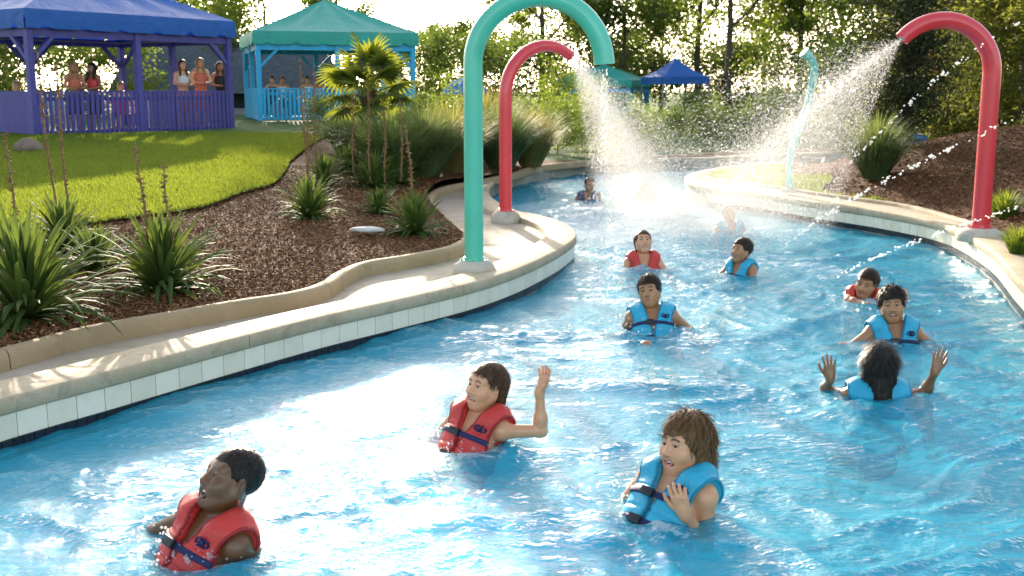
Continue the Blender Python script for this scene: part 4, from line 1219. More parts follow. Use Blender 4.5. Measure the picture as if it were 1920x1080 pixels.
def reg_left(r_, n):
    Y = 5.5 + 13 * r_.random(n * 3) ** 1.5; X = r_.uniform(-0.52, 0.02, n * 3) * Y
    ok = in_poly(X, Y, left_out) & ~in_poly(X, Y, lawn_poly)
    P = np.c_[X, Y][ok][:n]; return P
def reg_right(r_, n):
    Y = r_.uniform(8.5, 19, n * 3); X = r_.uniform(0.25, 0.55, n * 3) * Y
    ok = in_poly(X, Y, right_out) & ~tip_lawn(X, Y)
    return np.c_[X, Y][ok][:n]
chips('bark_mulch_chips', 42000, reg_left, h_left, M_CHIP, 'brown bark chips strewn over the left planting bed', 0.026)
chips('bark_mulch_chips', 14000, reg_right, h_right, M_CHIP, 'brown bark chips covering the right hillside', 0.034)
def turf(name, n, region, hf, lab, hgt=0.05):
    r_ = np.random.default_rng(n + 3)
    P = region(r_, n); m = len(P); Yd = P[:, 1]
    z = hf(P[:, 0], P[:, 1]); az = r_.uniform(0, 6.28, m); L = hgt * r_.uniform(0.6, 1.5, m); w = 0.0045 * (Yd / 9) ** 0.9
    s = np.c_[np.cos(az), np.sin(az), np.zeros(m)] * w[:, None]; tip = np.c_[r_.normal(0, 0.022, m), r_.normal(0, 0.022, m), L]
    c = np.c_[P, z]
    V = np.stack([c - s, c + s, c + tip], 1).reshape(-1, 3)
    F = (np.arange(m) * 3)[:, None] + np.array([[0, 1, 2]])
    o = mesh_np(name, V, F.astype(np.int32), M_TURF)
    return tag(o, lab, 'grass', kind='stuff')
def reg_lawn(r_, n):
    Y = 9 + 17 * r_.random(n * 2) ** 1.3; X = r_.uniform(-0.56, -0.12, n * 2) * Y
    ok = in_poly(X, Y, lawn_poly); return np.c_[X, Y][ok][:n]
def reg_tip(r_, n):
    Y = r_.uniform(15.2, 23, n * 3); X = r_.uniform(2.6, 6, n * 3)
    ok = in_poly(X, Y, right_out) & tip_lawn(X, Y); return np.c_[X, Y][ok][:n]
turf('lawn_grass', 150000, reg_lawn, lambda x, y: h_left(x, y) + 0.035, 'short mown grass of the lawn below the violet gazebo')
turf('lawn_grass', 22000, reg_tip, h_right, 'short grass on the tip between the two channel arms')
# rock on the lawn and pale flat stone on the mulch
def rock(name, loc, s, mat, label, cat, seed):
    bm = bmesh.new(); bmesh.ops.create_icosphere(bm, subdivisions=3, radius=1)
    r_ = random.Random(seed); off = [Vector((r_.uniform(-9, 9), r_.uniform(-9, 9), 0)) for _ in range(2)]
    co = np.array([v.co[:] for v in bm.verts])
    k = 1 + 0.35 * (fbm(co[:, 0] * 1.4 + off[0].x + co[:, 2], co[:, 1] * 1.4 + off[0].y, seed, 3) - 0.5)
    for v, q in zip(bm.verts, k): v.co = Vector((v.co.x * s[0], v.co.y * s[1], max(v.co.z, -0.5) * s[2])) * float(q)
    me = bpy.data.meshes.new(name); bm.to_mesh(me); bm.free(); me.materials.append(mat)
    for p in me.polygons: p.use_smooth = True
    o = bpy.data.objects.new(name, me); link(o); o.location = loc; return tag(o, label, cat)
M_ROCK = plain('brown boulder', (0.26, 0.19, 0.15), (0.14, 0.10, 0.08), 0.9, 5, 0.5, 20, bdist=0.02)
q = aty(52, 275, 20.5); rock('boulder', (q.x, q.y, float(h_left(np.array([q.x]), np.array([q.y]))[0]) + 0.11), (0.27, 0.2, 0.17), M_ROCK, 'brown boulder on the lawn before the violet railing', 'rock', 5)
M_PALE = plain('pale stone', (0.62, 0.60, 0.57), (0.45, 0.43, 0.4), 0.8, 9, 0.4)
q = onz(690, 430, 0.42); rock('flat_stone', (q.x, q.y, 0.415), (0.19, 0.10, 0.035), M_PALE, 'pale flat stone lying on the mulch left of the kerb yucca', 'stone', 9)
# ------------------------------------------------------------------ people: bodies grown from blended volumes into one continuous surface
class Field:
    def __init__(s, lo, hi, res):
        s.lo = np.array(lo, float); s.res = res
        s.n = np.ceil((np.array(hi, float) - s.lo) / res).astype(int) + 1
        s.D = np.full(tuple(s.n), 0.5, np.float32)
    def sub(s, lo, hi):
        a = np.clip(np.floor((np.array(lo) - s.lo) / s.res).astype(int), 0, s.n)
        b = np.clip(np.ceil((np.array(hi) - s.lo) / s.res).astype(int) + 1, 0, s.n)
        if (b <= a).any(): return None
        ax = [s.lo[i] + np.arange(a[i], b[i]) * s.res for i in range(3)]
        X, Y, Z = np.meshgrid(*ax, indexing='ij', sparse=True)
        return tuple(slice(a[i], b[i]) for i in range(3)), X, Y, Z
    def put(s, prim, k=0.02, neg=False, pad=0.02):
        lo, hi, fn = prim
        m = k + 3 * s.res + pad
        r = s.sub(np.array(lo) - m, np.array(hi) + m)
        if r is None: return
        sl, X, Y, Z = r
        d = fn(X, Y, Z).astype(np.float32); D = s.D[sl]
        if neg:
            d = -d; hh = np.maximum(k - np.abs(D - d), 0) / k if k else 0
            s.D[sl] = np.maximum(D, d) + hh * hh * k * 0.25
        else:
            hh = np.maximum(k - np.abs(D - d), 0) / k if k else 0
            s.D[sl] = np.minimum(D, d) - hh * hh * k * 0.25
    def mesh(s):
        D = s.D; S = D < 0
        c = [S[i:S.shape[0] - 1 + i, j:S.shape[1] - 1 + j, k:S.shape[2] - 1 + k] for i in (0, 1) for j in (0, 1) for k in (0, 1)]
        anyc = c[0].copy(); allc = c[0].copy()
        for q in c[1:]: anyc |= q; allc &= q
        act = anyc & ~allc
        I = np.argwhere(act)
        if len(I) == 0: return np.zeros((0, 3)), np.zeros((0, 4), np.int32)
        cid = np.full(act.shape, -1, np.int32); cid[act] = np.arange(len(I))
        val = {}
        for i in (0, 1):
            for j in (0, 1):
                for k in (0, 1): val[i, j, k] = D[I[:, 0] + i, I[:, 1] + j, I[:, 2] + k]
        acc = np.zeros((len(I), 3)); cnt = np.zeros(len(I))
        for a in val:
            for ax in range(3):
                if a[ax] == 0:
                    b = list(a); b[ax] = 1; b = tuple(b)
                    va, vb = val[a], val[b]; x = (va < 0) != (vb < 0)
                    t_ = np.where(x, va / np.where(x, va - vb, 1), 0)
                    p = np.tile(np.array(a, float), (len(I), 1)); p[:, ax] = t_
                    acc[x] += p[x]; cnt += x
        V = (I + acc / cnt[:, None]) * s.res + s.lo
        F = []
        for ax in range(3):
            sl0 = [slice(None)] * 3; sl1 = [slice(None)] * 3
            sl0[ax] = slice(0, -1); sl1[ax] = slice(1, None)
            A, B = S[tuple(sl0)], S[tuple(sl1)]
            E = np.argwhere(A != B)
            o1, o2 = [(1, 2), (2, 0), (0, 1)][ax]
            ok = (E[:, o1] > 0) & (E[:, o2] > 0) & (E[:, o1] < act.shape[o1]) & (E[:, o2] < act.shape[o2])
            E = E[ok]
            def cell(d1, d2):
                q = E.copy(); q[:, o1] -= d1; q[:, o2] -= d2; return cid[q[:, 0], q[:, 1], q[:, 2]]
            quad = np.stack([cell(1, 1), cell(0, 1), cell(0, 0), cell(1, 0)], 1)
            fl = ~A[E[:, 0], E[:, 1], E[:, 2]]
            quad[fl] = quad[fl][:, ::-1]
            F.append(quad)
        F = np.concatenate(F); F = F[(F >= 0).all(axis=1)]
        return V, F.astype(np.int32)
def ell(c, r, Rm=None):
    c = np.array(c, float); r = np.array(r, float); ext = r if Rm is None else np.full(3, r.max())
    def fn(X, Y, Z):
        x, y, z = X - c[0], Y - c[1], Z - c[2]
        if Rm is not None:
            M = np.array(Rm)       # columns: local axes in figure space
            x, y, z = (M[0, 0] * x + M[1, 0] * y + M[2, 0] * z), (M[0, 1] * x + M[1, 1] * y + M[2, 1] * z), (M[0, 2] * x + M[1, 2] * y + M[2, 2] * z)
        k0 = np.sqrt((x / r[0]) ** 2 + (y / r[1]) ** 2 + (z / r[2]) ** 2); k1 = np.sqrt((x / r[0] ** 2) ** 2 + (y / r[1] ** 2) ** 2 + (z / r[2] ** 2) ** 2) + 1e-9
        return k0 * (k0 - 1) / k1
    return c - ext, c + ext, fn
def rc(a, b, ra, rb):
    a = np.array(a, float); b = np.array(b, float); ba = b - a; L2 = ba @ ba + 1e-12
    def fn(X, Y, Z):
        x, y, z = X - a[0], Y - a[1], Z - a[2]
        t_ = np.clip((x * ba[0] + y * ba[1] + z * ba[2]) / L2, 0, 1)
        return np.sqrt((x - t_ * ba[0]) ** 2 + (y - t_ * ba[1]) ** 2 + (z - t_ * ba[2]) ** 2) - (ra + (rb - ra) * t_)
    m = max(ra, rb)
    return np.minimum(a, b) - m, np.maximum(a, b) + m, fn
def skin_mat(name, c, lip, rough=0.30):
    t = NT(name); v = t.coord()
    col = t.ramp(t.noise(v, 14, 4), [(0.3, tuple(q * 0.86 for q in c)), (0.7, c)])
    la = t.n('Attribute'); la.attribute_name = 'lip'; ba = t.n('Attribute'); ba.attribute_name = 'brow'
    col = t.mix(la.outputs['Fac'], col, lip)
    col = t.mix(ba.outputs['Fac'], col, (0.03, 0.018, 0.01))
    b = t.n('BsdfPrincipled'); t.l(col, b.inputs['Base Color']); b.inputs['Roughness'].default_value = rough
    b.inputs['Coat Weight'].default_value = 0.15; b.inputs['Coat Roughness'].default_value = 0.18; b.inputs['Subsurface Weight'].default_value = 0.12; b.inputs['Subsurface Radius'].default_value = (0.02, 0.008, 0.004); b.inputs['Subsurface Scale'].default_value = 0.4
    t.l(t.bump(t.noise(v, 220, 3), 0.12, 0.002), b.inputs['Normal'])
    return t.done(b.outputs[0])
SK_DARK = skin_mat('deep brown skin', (0.17, 0.070, 0.028), (0.16, 0.055, 0.04), 0.32)
SK_TAN = skin_mat('tanned skin', (0.46, 0.205, 0.09), (0.40, 0.13, 0.10))
SK_FAIR = skin_mat('fair skin', (0.70, 0.34, 0.18), (0.52, 0.17, 0.14))
SK_BROWN = skin_mat('brown skin', (0.29, 0.13, 0.06), (0.28, 0.09, 0.07))
def hair_mat(name, c1, c2):
    t = NT(name); v = t.coord((1, 1, 0.25))
    col = t.ramp(t.noise(v, 70, 4, 0.6), [(0.3, c1), (0.7, c2)])
    return t.done(t.bsdf(col, 0.36, t.bump(t.noise(v, 110, 4), 0.8, 0.01), 0.25))
H_BLACK = hair_mat('black hair', (0.008, 0.006, 0.005), (0.03, 0.02, 0.014))
H_BROWN = hair_mat('brown hair', (0.035, 0.016, 0.007), (0.12, 0.06, 0.025))
H_SANDY = hair_mat('sandy brown hair', (0.07, 0.032, 0.012), (0.24, 0.12, 0.045))
H_DKBR = hair_mat('dark brown hair', (0.014, 0.008, 0.005), (0.055, 0.028, 0.014))
H_BLOND = hair_mat('blond hair', (0.25, 0.14, 0.05), (0.45, 0.28, 0.12))
def cloth(name, c, rough=0.55):
    t = NT(name); v = t.coord()
    col = t.ramp(t.noise(v, 10, 4), [(0.3, tuple(q * 0.8 for q in c)), (0.7, c)])
    nm = t.bump(t.math('ADD', t.noise(v, 13, 4, 0.6, 0.6), t.math('MULTIPLY', t.noise(v, 160, 2), 0.12)), 0.45, 0.02)
    return t.done(t.bsdf(col, rough, nm, 0.4))
V_RED = cloth('red vest nylon', (0.66, 0.050, 0.040), 0.45)
V_BLUE = cloth('turquoise vest nylon', (0.03, 0.42, 0.62), 0.45)
V_TRIM = {V_RED.name: cloth('dark red binding', (0.36, 0.02, 0.02)), V_BLUE.name: cloth('deep teal binding', (0.015, 0.24, 0.38))}
V_NAVY = cloth('navy webbing', (0.012, 0.016, 0.085), 0.6)
V_BLACK = cloth('black fabric', (0.012, 0.012, 0.014))
V_WHITE = cloth('white fabric', (0.7, 0.68, 0.66))
V_ORANGE = cloth('coral fabric', (0.62, 0.16, 0.09))
V_PINK = cloth('pink fabric', (0.62, 0.05, 0.22))
V_NAVYC = cloth('navy shorts', (0.02, 0.035, 0.12))
t = NT('patterned swim shorts'); v = t.coord()
col = t.ramp(t.noise(v, 9, 3, 0.5, 1.5), [(0.40, (0.01, 0.03, 0.16)), (0.45, (0.02, 0.22, 0.55)), (0.56, (0.02, 0.22, 0.55)), (0.60, (0.7, 0.74, 0.78))], 'CONSTANT')
V_PATT = t.done(t.bsdf(col, 0.6, None, 0.3))
M_EYE = NT('eye'); t = M_EYE
ia = t.n('Attribute'); ia.attribute_name = 'iris'
M_EYE = t.done(t.bsdf(t.mix(ia.outputs['Fac'], (0.42, 0.37, 0.33), (0.02, 0.012, 0.008)), 0.15))
M_TEETH = plain('teeth', (0.78, 0.74, 0.66), rough=0.3, bump=0)
M_BUCK = plain('black buckle', (0.015, 0.015, 0.018), rough=0.35, bump=0)

def arm_prims(F, sh, el, wr, s, k=0.022):
    F.put(ell(sh, (0.056 * s,) * 3), 0.04)
    F.put(rc(sh, el, 0.050 * s, 0.040 * s), k)
    F.put(rc(el, wr, 0.041 * s, 0.027 * s), 0.02)
    m = np.array(el) + 0.3 * (np.array(wr) - np.array(el)); F.put(ell(m, (0.041 * s,) * 3), 0.03)
def hand_prims(F, wr, d, n, s, side, curl=0.35, spread=0.10, fine=True):
    """d: hand direction, n: palm normal (palm faces n), side: +1 thumb towards +cross"""
    d = Vector(d).normalized(); n = Vector(n); n = (n - d * n.dot(d)).normalized()
    a = d.cross(n) * side            # across, towards thumb
    W = Vector(wr)
    P = lambda f, x, h: np.array(W + d * f * s + a * x * s + n * h * s)
    xs = [0.030, 0.010, -0.010, -0.029]; kn = [0.092, 0.096, 0.090, 0.080]; ln = [0.072, 0.080, 0.074, 0.058]
    F.put(rc(P(-0.01, 0, 0), P(0.03, 0, 0), 0.026 * s, 0.026 * s), 0.02)
    for x, q in zip(xs, kn):
        F.put(rc(P(0.018, x * 0.62, 0), P(q, x, 0), 0.0155 * s, 0.0115 * s), 0.014)
    for i, (x, q, L) in enumerate(zip(xs, kn, ln)):
        sp = spread * (1.5 - i) / 1.5
        p0 = Vector(P(q, x, 0)); c = 0.0
        dd = d
        for seg, (fl, r0, r1) in enumerate(((0.45, 0.0098, 0.009), (0.32, 0.009, 0.0082), (0.23, 0.0082, 0.0070))):
            c += curl * (0.6 + 0.5 * seg)
            v_ = (d * math.cos(c) + n * math.sin(c)) + a * sp * math.cos(c)
            p1 = p0 + v_.normalized() * L * fl * s
            F.put(rc(np.array(p0), np.array(p1), r0 * s, r1 * s), 0.003, pad=0.0)
            p0 = p1
    t0 = Vector(P(0.02, 0.022, 0.006)); t1 = Vector(P(0.055, 0.050, 0.014)); t2 = t1 + (d * 0.030 + a * 0.014 + n * 0.008) * s; t3 = t2 + (d * 0.024 + a * 0.004 + n * 0.008) * s
    for p0, p1, r0, r1 in ((t0, t1, 0.016, 0.012), (t1, t2, 0.0115, 0.0100), (t2, t3, 0.0098, 0.0078)):
        F.put(rc(np.array(p0), np.array(p1), r0 * s, r1 * s), 0.006)
def head_prims(F, Mh, hs, mouth, fem=0.0):
    Rm = np.array(Mh.to_3x3().normalized())
    def e(c, r, k, neg=False, rot=None):
        q = Rm if rot is None else Rm @ np.array(Euler(rot).to_matrix())
        F.put(ell(np.array(Mh @ Vector(c)), np.array(r) * hs, q), k * hs, neg)
    def r_(a, b, ra, rb, k, neg=False):
        F.put(rc(np.array(Mh @ Vector(a)), np.array(Mh @ Vector(b)), ra * hs, rb * hs), k * hs, neg)
    j = 1 - 0.12 * fem
    e((0, -0.018, 0.035), (0.074, 0.096, 0.084), 0.02)
    e((0, 0.028, -0.030), (0.060, 0.062, 0.085), 0.03)
    for sx in (-1, 1):
        r_((sx * 0.056 * j, -0.002, -0.045), (sx * 0.022, 0.060, -0.096), 0.022 * j, 0.018, 0.045)
        e((sx * 0.038, 0.056, -0.022), (0.026, 0.024, 0.028), 0.035)
    r_((-0.012, 0.070, -0.103), (0.012, 0.070, -0.103), 0.0165, 0.0165, 0.022)
    r_((-0.040, 0.066, 0.030), (0.040, 0.066, 0.030), 0.018, 0.018, 0.025)
    for sx in (-1, 1):
        e((sx * 0.031, 0.098, 0.006), (0.019, 0.018, 0.0125), 0.010, True)
        e((sx * 0.031, 0.0765, 0.010), (0.0165, 0.0125, 0.0055), 0.006)          # upper lid
        e((sx * 0.031, 0.0755, -0.004), (0.015, 0.0115, 0.004), 0.006)           # lower lid
    r_((0, 0.084, 0.012), (0, 0.108, -0.028), 0.0085, 0.0125, 0.014)
    for sx in (-1, 1): e((sx * 0.0135, 0.098, -0.031), (0.0085, 0.010, 0.0075), 0.008)
    e((0, 0.078, -0.062), (0.034, 0.018, 0.026), 0.028)                            # muzzle
    if mouth == 'neutral':
        r_((-0.020, 0.092, -0.0585), (0.020, 0.092, -0.0585), 0.0058, 0.0058, 0.006); r_((-0.014, 0.091, -0.068), (0.014, 0.091, -0.068), 0.0068, 0.0068, 0.007)
        e((0, 0.101, -0.063), (0.024, 0.008, 0.0018), 0.002, True)
    else:
        op = {'smile': 0.0115, 'laugh': 0.019}[mouth]
        e((0, 0.094, -0.064 - op * 0.55), (0.031, 0.024, op), 0.004, True)
        for sx in (-1, 1):
            r_((0, 0.095, -0.0545), (sx * 0.034, 0.078, -0.053), 0.0045, 0.0030, 0.004)
            r_((0, 0.092, -0.067 - op * 1.25), (sx * 0.034, 0.078, -0.054), 0.0056, 0.0030, 0.004)
            e((sx * 0.040, 0.066, -0.036), (0.018, 0.018, 0.018), 0.030)          # raised cheek
    for sx in (-1, 1):
        e((sx * 0.073, -0.008, -0.006), (0.009, 0.021, 0.031), 0.008, False, (0.15, 0, sx * -0.35))
        e((sx * 0.083, -0.004, -0.004), (0.006, 0.011, 0.017), 0.006, True, (0.15, 0, sx * -0.35))
def torso_prims(F, s, pad=0.02, w=1.0, k=0.05):
    F.put(ell((0, 0, -0.20 * s), (0.160 * s * w, 0.112 * s, 0.21 * s)), k, pad=pad)
    F.put(rc((-0.135 * s * w, -0.005, -0.035 * s), (0.135 * s * w, -0.005, -0.035 * s), 0.058 * s, 0.058 * s), k, pad=pad)
    for sx in (-1, 1): F.put(rc((0, -0.015 * s, 0.045 * s), (sx * 0.12 * s * w, -0.01 * s, -0.015 * s), 0.040 * s, 0.045 * s), k, pad=pad)
    F.put(ell((0, 0.0, -0.39 * s), (0.135 * s * w, 0.098 * s, 0.16 * s)), k, pad=pad)
    F.put(ell((0, -0.005 * s, -0.53 * s), (0.150 * s, 0.105 * s, 0.11 * s)), k, pad=pad)
HAIR = {
    'crop':  dict(grow=0.006, tab=([-.12, -.08, -.03, 0.0, .03, .055, .075, .1], [-.06, -.06, -.04, .000, .022, .040, .056, .062]), amp=0.003),
    'short': dict(grow=0.013, tab=([-.12, -.08, -.03, 0.0, .03, .055, .08, .1], [-.085, -.08, -.05, .000, .02, .045, .058, .06]), amp=0.010),
    'tousle': dict(grow=0.020, tab=([-.12, -.08, -.03, 0.0, .03, .055, .08, .1], [-.09, -.085, -.05, -.005, .02, .042, .050, .055]), amp=0.018),
    'shag':  dict(grow=0.017, tab=([-.12, -.08, -.03, 0.005, .03, .05, .075, .1], [-.135, -.13, -.105, -.055, -.01, .015, .036, .045]), amp=0.012),
    'back':  dict(grow=0.007, tab=([-.12, -.08, -.03, 0.0, .03, .055, .075, .1], [-.12, -.10, -.05, .004, .032, .052, .066, .075]), amp=0.004),
    'long':  dict(grow=0.012, tab=([-.12, -.08, -.03, 0.0, .03, .055, .08, .1], [-.14, -.14, -.12, -.06, .015, .045, .062, .07]), amp=0.008),
}
def make_hair(root, style, Mh, hs, mat, res, extra=()):
    h = HAIR[style]; g_ = h['grow']
    ctr = np.array(Mh @ Vector((0, -0.02, 0.0)))
    F = Field(ctr - 0.19 * hs - (0.0 if not extra else 0.2), ctr + 0.19 * hs + (0.05 if extra else 0), res)
    ax = [F.lo[i] + np.arange(F.n[i]) * res for i in range(3)]
    X, Y, Z = np.meshgrid(*ax, indexing='ij')
    Mi = np.array(Mh.inverted())
    x = Mi[0, 0] * X + Mi[0, 1] * Y + Mi[0, 2] * Z + Mi[0, 3]; y = Mi[1, 0] * X + Mi[1, 1] * Y + Mi[1, 2] * Z + Mi[1, 3]; z = Mi[2, 0] * X + Mi[2, 1] * Y + Mi[2, 2] * Z + Mi[2, 3]
    phi = np.arctan2(x, -y - 0.02)
    st = noise2(phi * 9 + 3, z * 16, 7) * 0.6 + noise2(phi * 22, z * 26, 8) * 0.4 - 0.5
    r = np.array([0.074, 0.096, 0.084]) + g_
    lx, ly, lz = x, y + 0.018, z - 0.035
    k0 = np.sqrt((lx / r[0]) ** 2 + (ly / r[1]) ** 2 + (lz / r[2]) ** 2); k1 = np.sqrt((lx / r[0] ** 2) ** 2 + (ly / r[1] ** 2) ** 2 + (lz / r[2] ** 2) ** 2) + 1e-9
    d = k0 * (k0 - 1) / k1
    if style in ('shag', 'long', 'back'):     # hangs down the back of the head
        a = np.array([0, -0.055, 0.02]); b = np.array([0, -0.066, -0.11 if style != 'back' else -0.09]); ba = b - a
        t_ = np.clip(((x - a[0]) * ba[0] + (y - a[1]) * ba[1] + (z - a[2]) * ba[2]) / (ba @ ba), 0, 1)
        q = np.sqrt(((x - t_ * ba[0]) * 0.72) ** 2 + (y - a[1] - t_ * ba[1]) ** 2 + (z - a[2] - t_ * ba[2]) ** 2) - (0.060 + 0.4 * g_ - (0.015 if style == 'back' else 0.0) * t_)
        hh = np.maximum(0.03 - np.abs(d - q), 0) / 0.03; d = np.minimum(d, q) - hh * hh * 0.0075
        if style in ('shag', 'long'):         # sides over the ears
            for sx in (-1, 1):
                q = np.sqrt(((x - sx * 0.070) / 1.0) ** 2 + ((y + 0.018) * 0.62) ** 2 + (np.maximum(np.abs(z + 0.02) - 0.05, 0)) ** 2) - 0.022
                hh = np.maximum(0.03 - np.abs(d - q), 0) / 0.03; d = np.minimum(d, q) - hh * hh * 0.0075
    d = d + h['amp'] * st
    hl = np.interp(y, h['tab'][0], h['tab'][1]) + 0.014 * (noise2(x * 70 + 5, y * 30, 9) - 0.5) + 0.012 * np.cos(x * 30) * (y > 0.04) - 0.012
    d = np.maximum(d, (hl - z) * 0.8)
    F.D = d.astype(np.float32) * hs
    for pr in extra:
        F.put(pr, 0.02)
    if extra:
        F.D = F.D + (0.010 * (noise2(X * 60 + 2, Z * 5, 12) - 0.5)).astype(np.float32) * (Z < ctr[2] - 0.05)
    V, Fc = F.mesh()
    # loose strands lying on the hair
    r_ = np.random.default_rng(int(abs(ctr.sum()) * 1e4) + len(V))
    a_, b_ = V[Fc[:, 2]] - V[Fc[:, 0]], V[Fc[:, 3]] - V[Fc[:, 1]]
    fn_ = np.cross(a_, b_); fn_ /= np.linalg.norm(fn_, axis=1)[:, None] + 1e-9; fc_ = V[Fc].mean(1)
    ns = int({True: 1700, False: 700}[res < 0.007] * (1.8 if style in ('long', 'shag') else 1)) if res < 0.012 else 0
    if ns:
        pk = r_.integers(0, len(fc_), ns); p0 = fc_[pk]; n0 = fn_[pk]
        A = np.array(Mh.to_3x3().normalized()); up_ = A[:, 2]; fw = A[:, 1]; rt = A[:, 0]
        crown_ = np.array(Mh @ Vector((0, -0.05, 0.12)))
        fl = (p0 - crown_); fl /= np.linalg.norm(fl, axis=1)[:, None]
        fl = fl * (0.9 if style != 'long' else 0.25) - up_ * (0.55 if style != 'long' else 1.0) + r_.normal(0, {'crop': .3, 'tousle': 0.40, 'short': .25}.get(style, 0.10), fl.shape) + rt * 0.25 * (style == 'shag')
        fl -= n0 * (fl * n0).sum(1)[:, None]; fl /= np.linalg.norm(fl, axis=1)[:, None] + 1e-9
        sd_ = np.cross(fl, n0); L_ = hs * r_.uniform(0.5, 1.2, ns)[:, None] * {'crop': 0.012, 'short': 0.038, 'tousle': 0.048, 'shag': 0.07, 'back': 0.05, 'long': 0.10}[style]
        w_ = 0.0014 * r_.uniform(0.6, 1.4, ns)[:, None]; lf = {'crop': 0.06, 'tousle': 0.20, 'short': 0.10}.get(style, 0.02)
        p0 = p0 - n0 * 0.003; p1 = p0 + fl * L_ * 0.55 + n0 * (0.006 + L_ * lf * 0.6); p2 = p0 + fl * L_ + n0 * (0.002 + L_ * lf * r_.uniform(-0.3, 1, (ns, 1)))
        sv = np.stack([p0 - sd_ * w_, p0 + sd_ * w_, p1 - sd_ * w_, p1 + sd_ * w_, p2], 1).reshape(-1, 3)
        q2 = (np.c_[p2, np.ones(ns)] @ Mi.T); bad = (q2[:, 1] > 0.045) & (q2[:, 2] < 0.034); sv = sv.reshape(ns, 5, 3)[~bad].reshape(-1, 3); ns = int((~bad).sum())
        b0 = len(V) + (np.arange(ns) * 5)[:, None]
        F2 = np.concatenate([b0 + np.array([[0, 1, 3, 2]]), b0 + np.array([[2, 3, 4, 4]])])
        V = np.concatenate([V, sv])
        faces = [tuple(map(int, f)) for f in Fc] + [tuple(map(int, f)) for f in F2[:ns]] + [tuple(map(int, f[:3])) for f in F2[ns:]]
        return mesh_np('hair', V, faces, mat, root, True)
    return mesh_np('hair', V, Fc, mat, root, True)
EXTRA_PERSON = []
def person(label, group, loc, facing, lean=0, roll=0, s=1.0, res=0.008, skin=None, hair=('short', None), head=(0, 0, 0), mouth='smile', vest=None, shorts=None,
           arms=None, legs=None, fem=0.0, face=True, hands=True, hair_extra=None, top=None, ride=0.0, emblem=True, straps=(-0.15, -0.29), cat='person', to_local=True, hscale=1.06):
    """loc: neck base in the world; facing: (fx, fy); head: yaw, pitch, roll in degrees (yaw>0 turns to its own left)"""
    yaw = math.atan2(-facing[0], facing[1])
    Rm = Matrix.Rotation(yaw, 4, 'Z') @ Matrix.Rotation(R(lean), 4, 'X') @ Matrix.Rotation(R(roll), 4, 'Y')
    M = Matrix.Translation(Vector(loc)) @ Rm; Mi = M.inverted()
    root = empty('person', (0, 0, 0), (0, 0, 0), label, cat, group)
    root.matrix_world = M
    L = (lambda p: np.array(Mi @ Vector(p))) if to_local else (lambda p: np.array(p, float))
    hs = hscale * (0.94 + 0.06 * s)
    Mh = Matrix.Translation(Vector((0, 0.026, 0.178 * s))) @ Matrix.Translation(Vector((0, -0.02, -0.08))) @ Euler((R(head[1]), R(head[2]), R(head[0])), 'YXZ').to_matrix().to_4x4() @ Matrix.Translation(Vector((0, 0.02, 0.08))) @ Matrix.Scale(hs, 4)
    sh = [np.array((-0.165 * s, -0.005, -0.05 * s)), np.array((0.165 * s, -0.005, -0.05 * s))]
    if arms and facing[1] < 0 and vest is not None: arms = arms[::-1]     # given as image left, image right
    # arms: list of two dicts or None: el, wr (world points), hd (direction), hn (palm normal)
    pts = [np.array([-0.3, -0.22, -0.72]) * s, np.array([0.3, 0.22, 0.42 * 1.0])]
    AR = []
    for i in (0, 1):
        a = arms[i] if arms and arms[i] else None
        if a is None:
            sx = (-1, 1)[i]; a = dict(el=np.array((sx * 0.30, 0.10, -0.26)) * s, wr=np.array((sx * 0.27, 0.30, -0.36)) * s, hd=(0, 1, -0.3), hn=(0, 0, -1), local=True)
        el = np.array(a['el'], float) if a.get('local') else L(a['el']); wr = np.array(a['wr'], float) if a.get('local') else L(a['wr'])
        # keep true limb lengths
        v_ = el - sh[i]; n_ = np.linalg.norm(v_); el = sh[i] + v_ / n_ * np.clip(n_, 0.23 * s, 0.30 * s)
        v_ = wr - el; n_ = np.linalg.norm(v_); wr = el + v_ / n_ * np.clip(n_, 0.20 * s, 0.26 * s)
        R3 = Mi.to_3x3()
        hd = Vector(a['hd']) if a.get('local') else R3 @ Vector(a['hd']); hn = Vector(a['hn']) if a.get('local') else R3 @ Vector(a['hn'])
        AR.append((el, wr, hd, hn, a.get('curl', 0.3), a.get('spread', 0.12))); pts += [el, wr, wr + np.array(hd.normalized()) * 0.2]
    if legs is None:
        legs = [dict(kn=(sx * 0.12, 0.30, -0.72), an=(sx * 0.10, 0.45, -1.05), ft=(0, 1, -0.2)) for sx in (-1, 1)]
    for lg in legs: pts += [np.array(lg['kn']) * s, np.array(lg['an']) * s, np.array(lg['an']) * s + np.array(lg['ft']) * 0.2]
    P = np.array(pts); F = Field(P.min(0) - 0.12, P.max(0) + 0.10, res)
    torso_prims(F, s, w=1 - 0.1 * fem)
    T0 = None
    if vest is not None:
        T0 = Field((-0.32, -0.26, -0.56 * s), (0.32, 0.28, 0.16), max(res, 0.006)); torso_prims(T0, s, pad=0.13, w=1 - 0.1 * fem)
    F.put(rc((0, -0.012, -0.01), tuple(Mh @ Vector((0, -0.030, -0.055))), 0.058 * s * (1 - .12 * fem), 0.053 * s * (1 - .15 * fem)), 0.03)
    for i in (0, 1):
        el, wr, hd, hn, cu, spd = AR[i]
        arm_prims(F, sh[i], el, wr, s * (1 - 0.14 * fem))
        if hands: hand_prims(F, wr, hd, hn, s * (1 - 0.06 * fem), (1, -1)[i], cu, spd)
        else: F.put(rc(wr, wr + np.array(hd.normalized()) * 0.15 * s, 0.03 * s, 0.022 * s), 0.02)
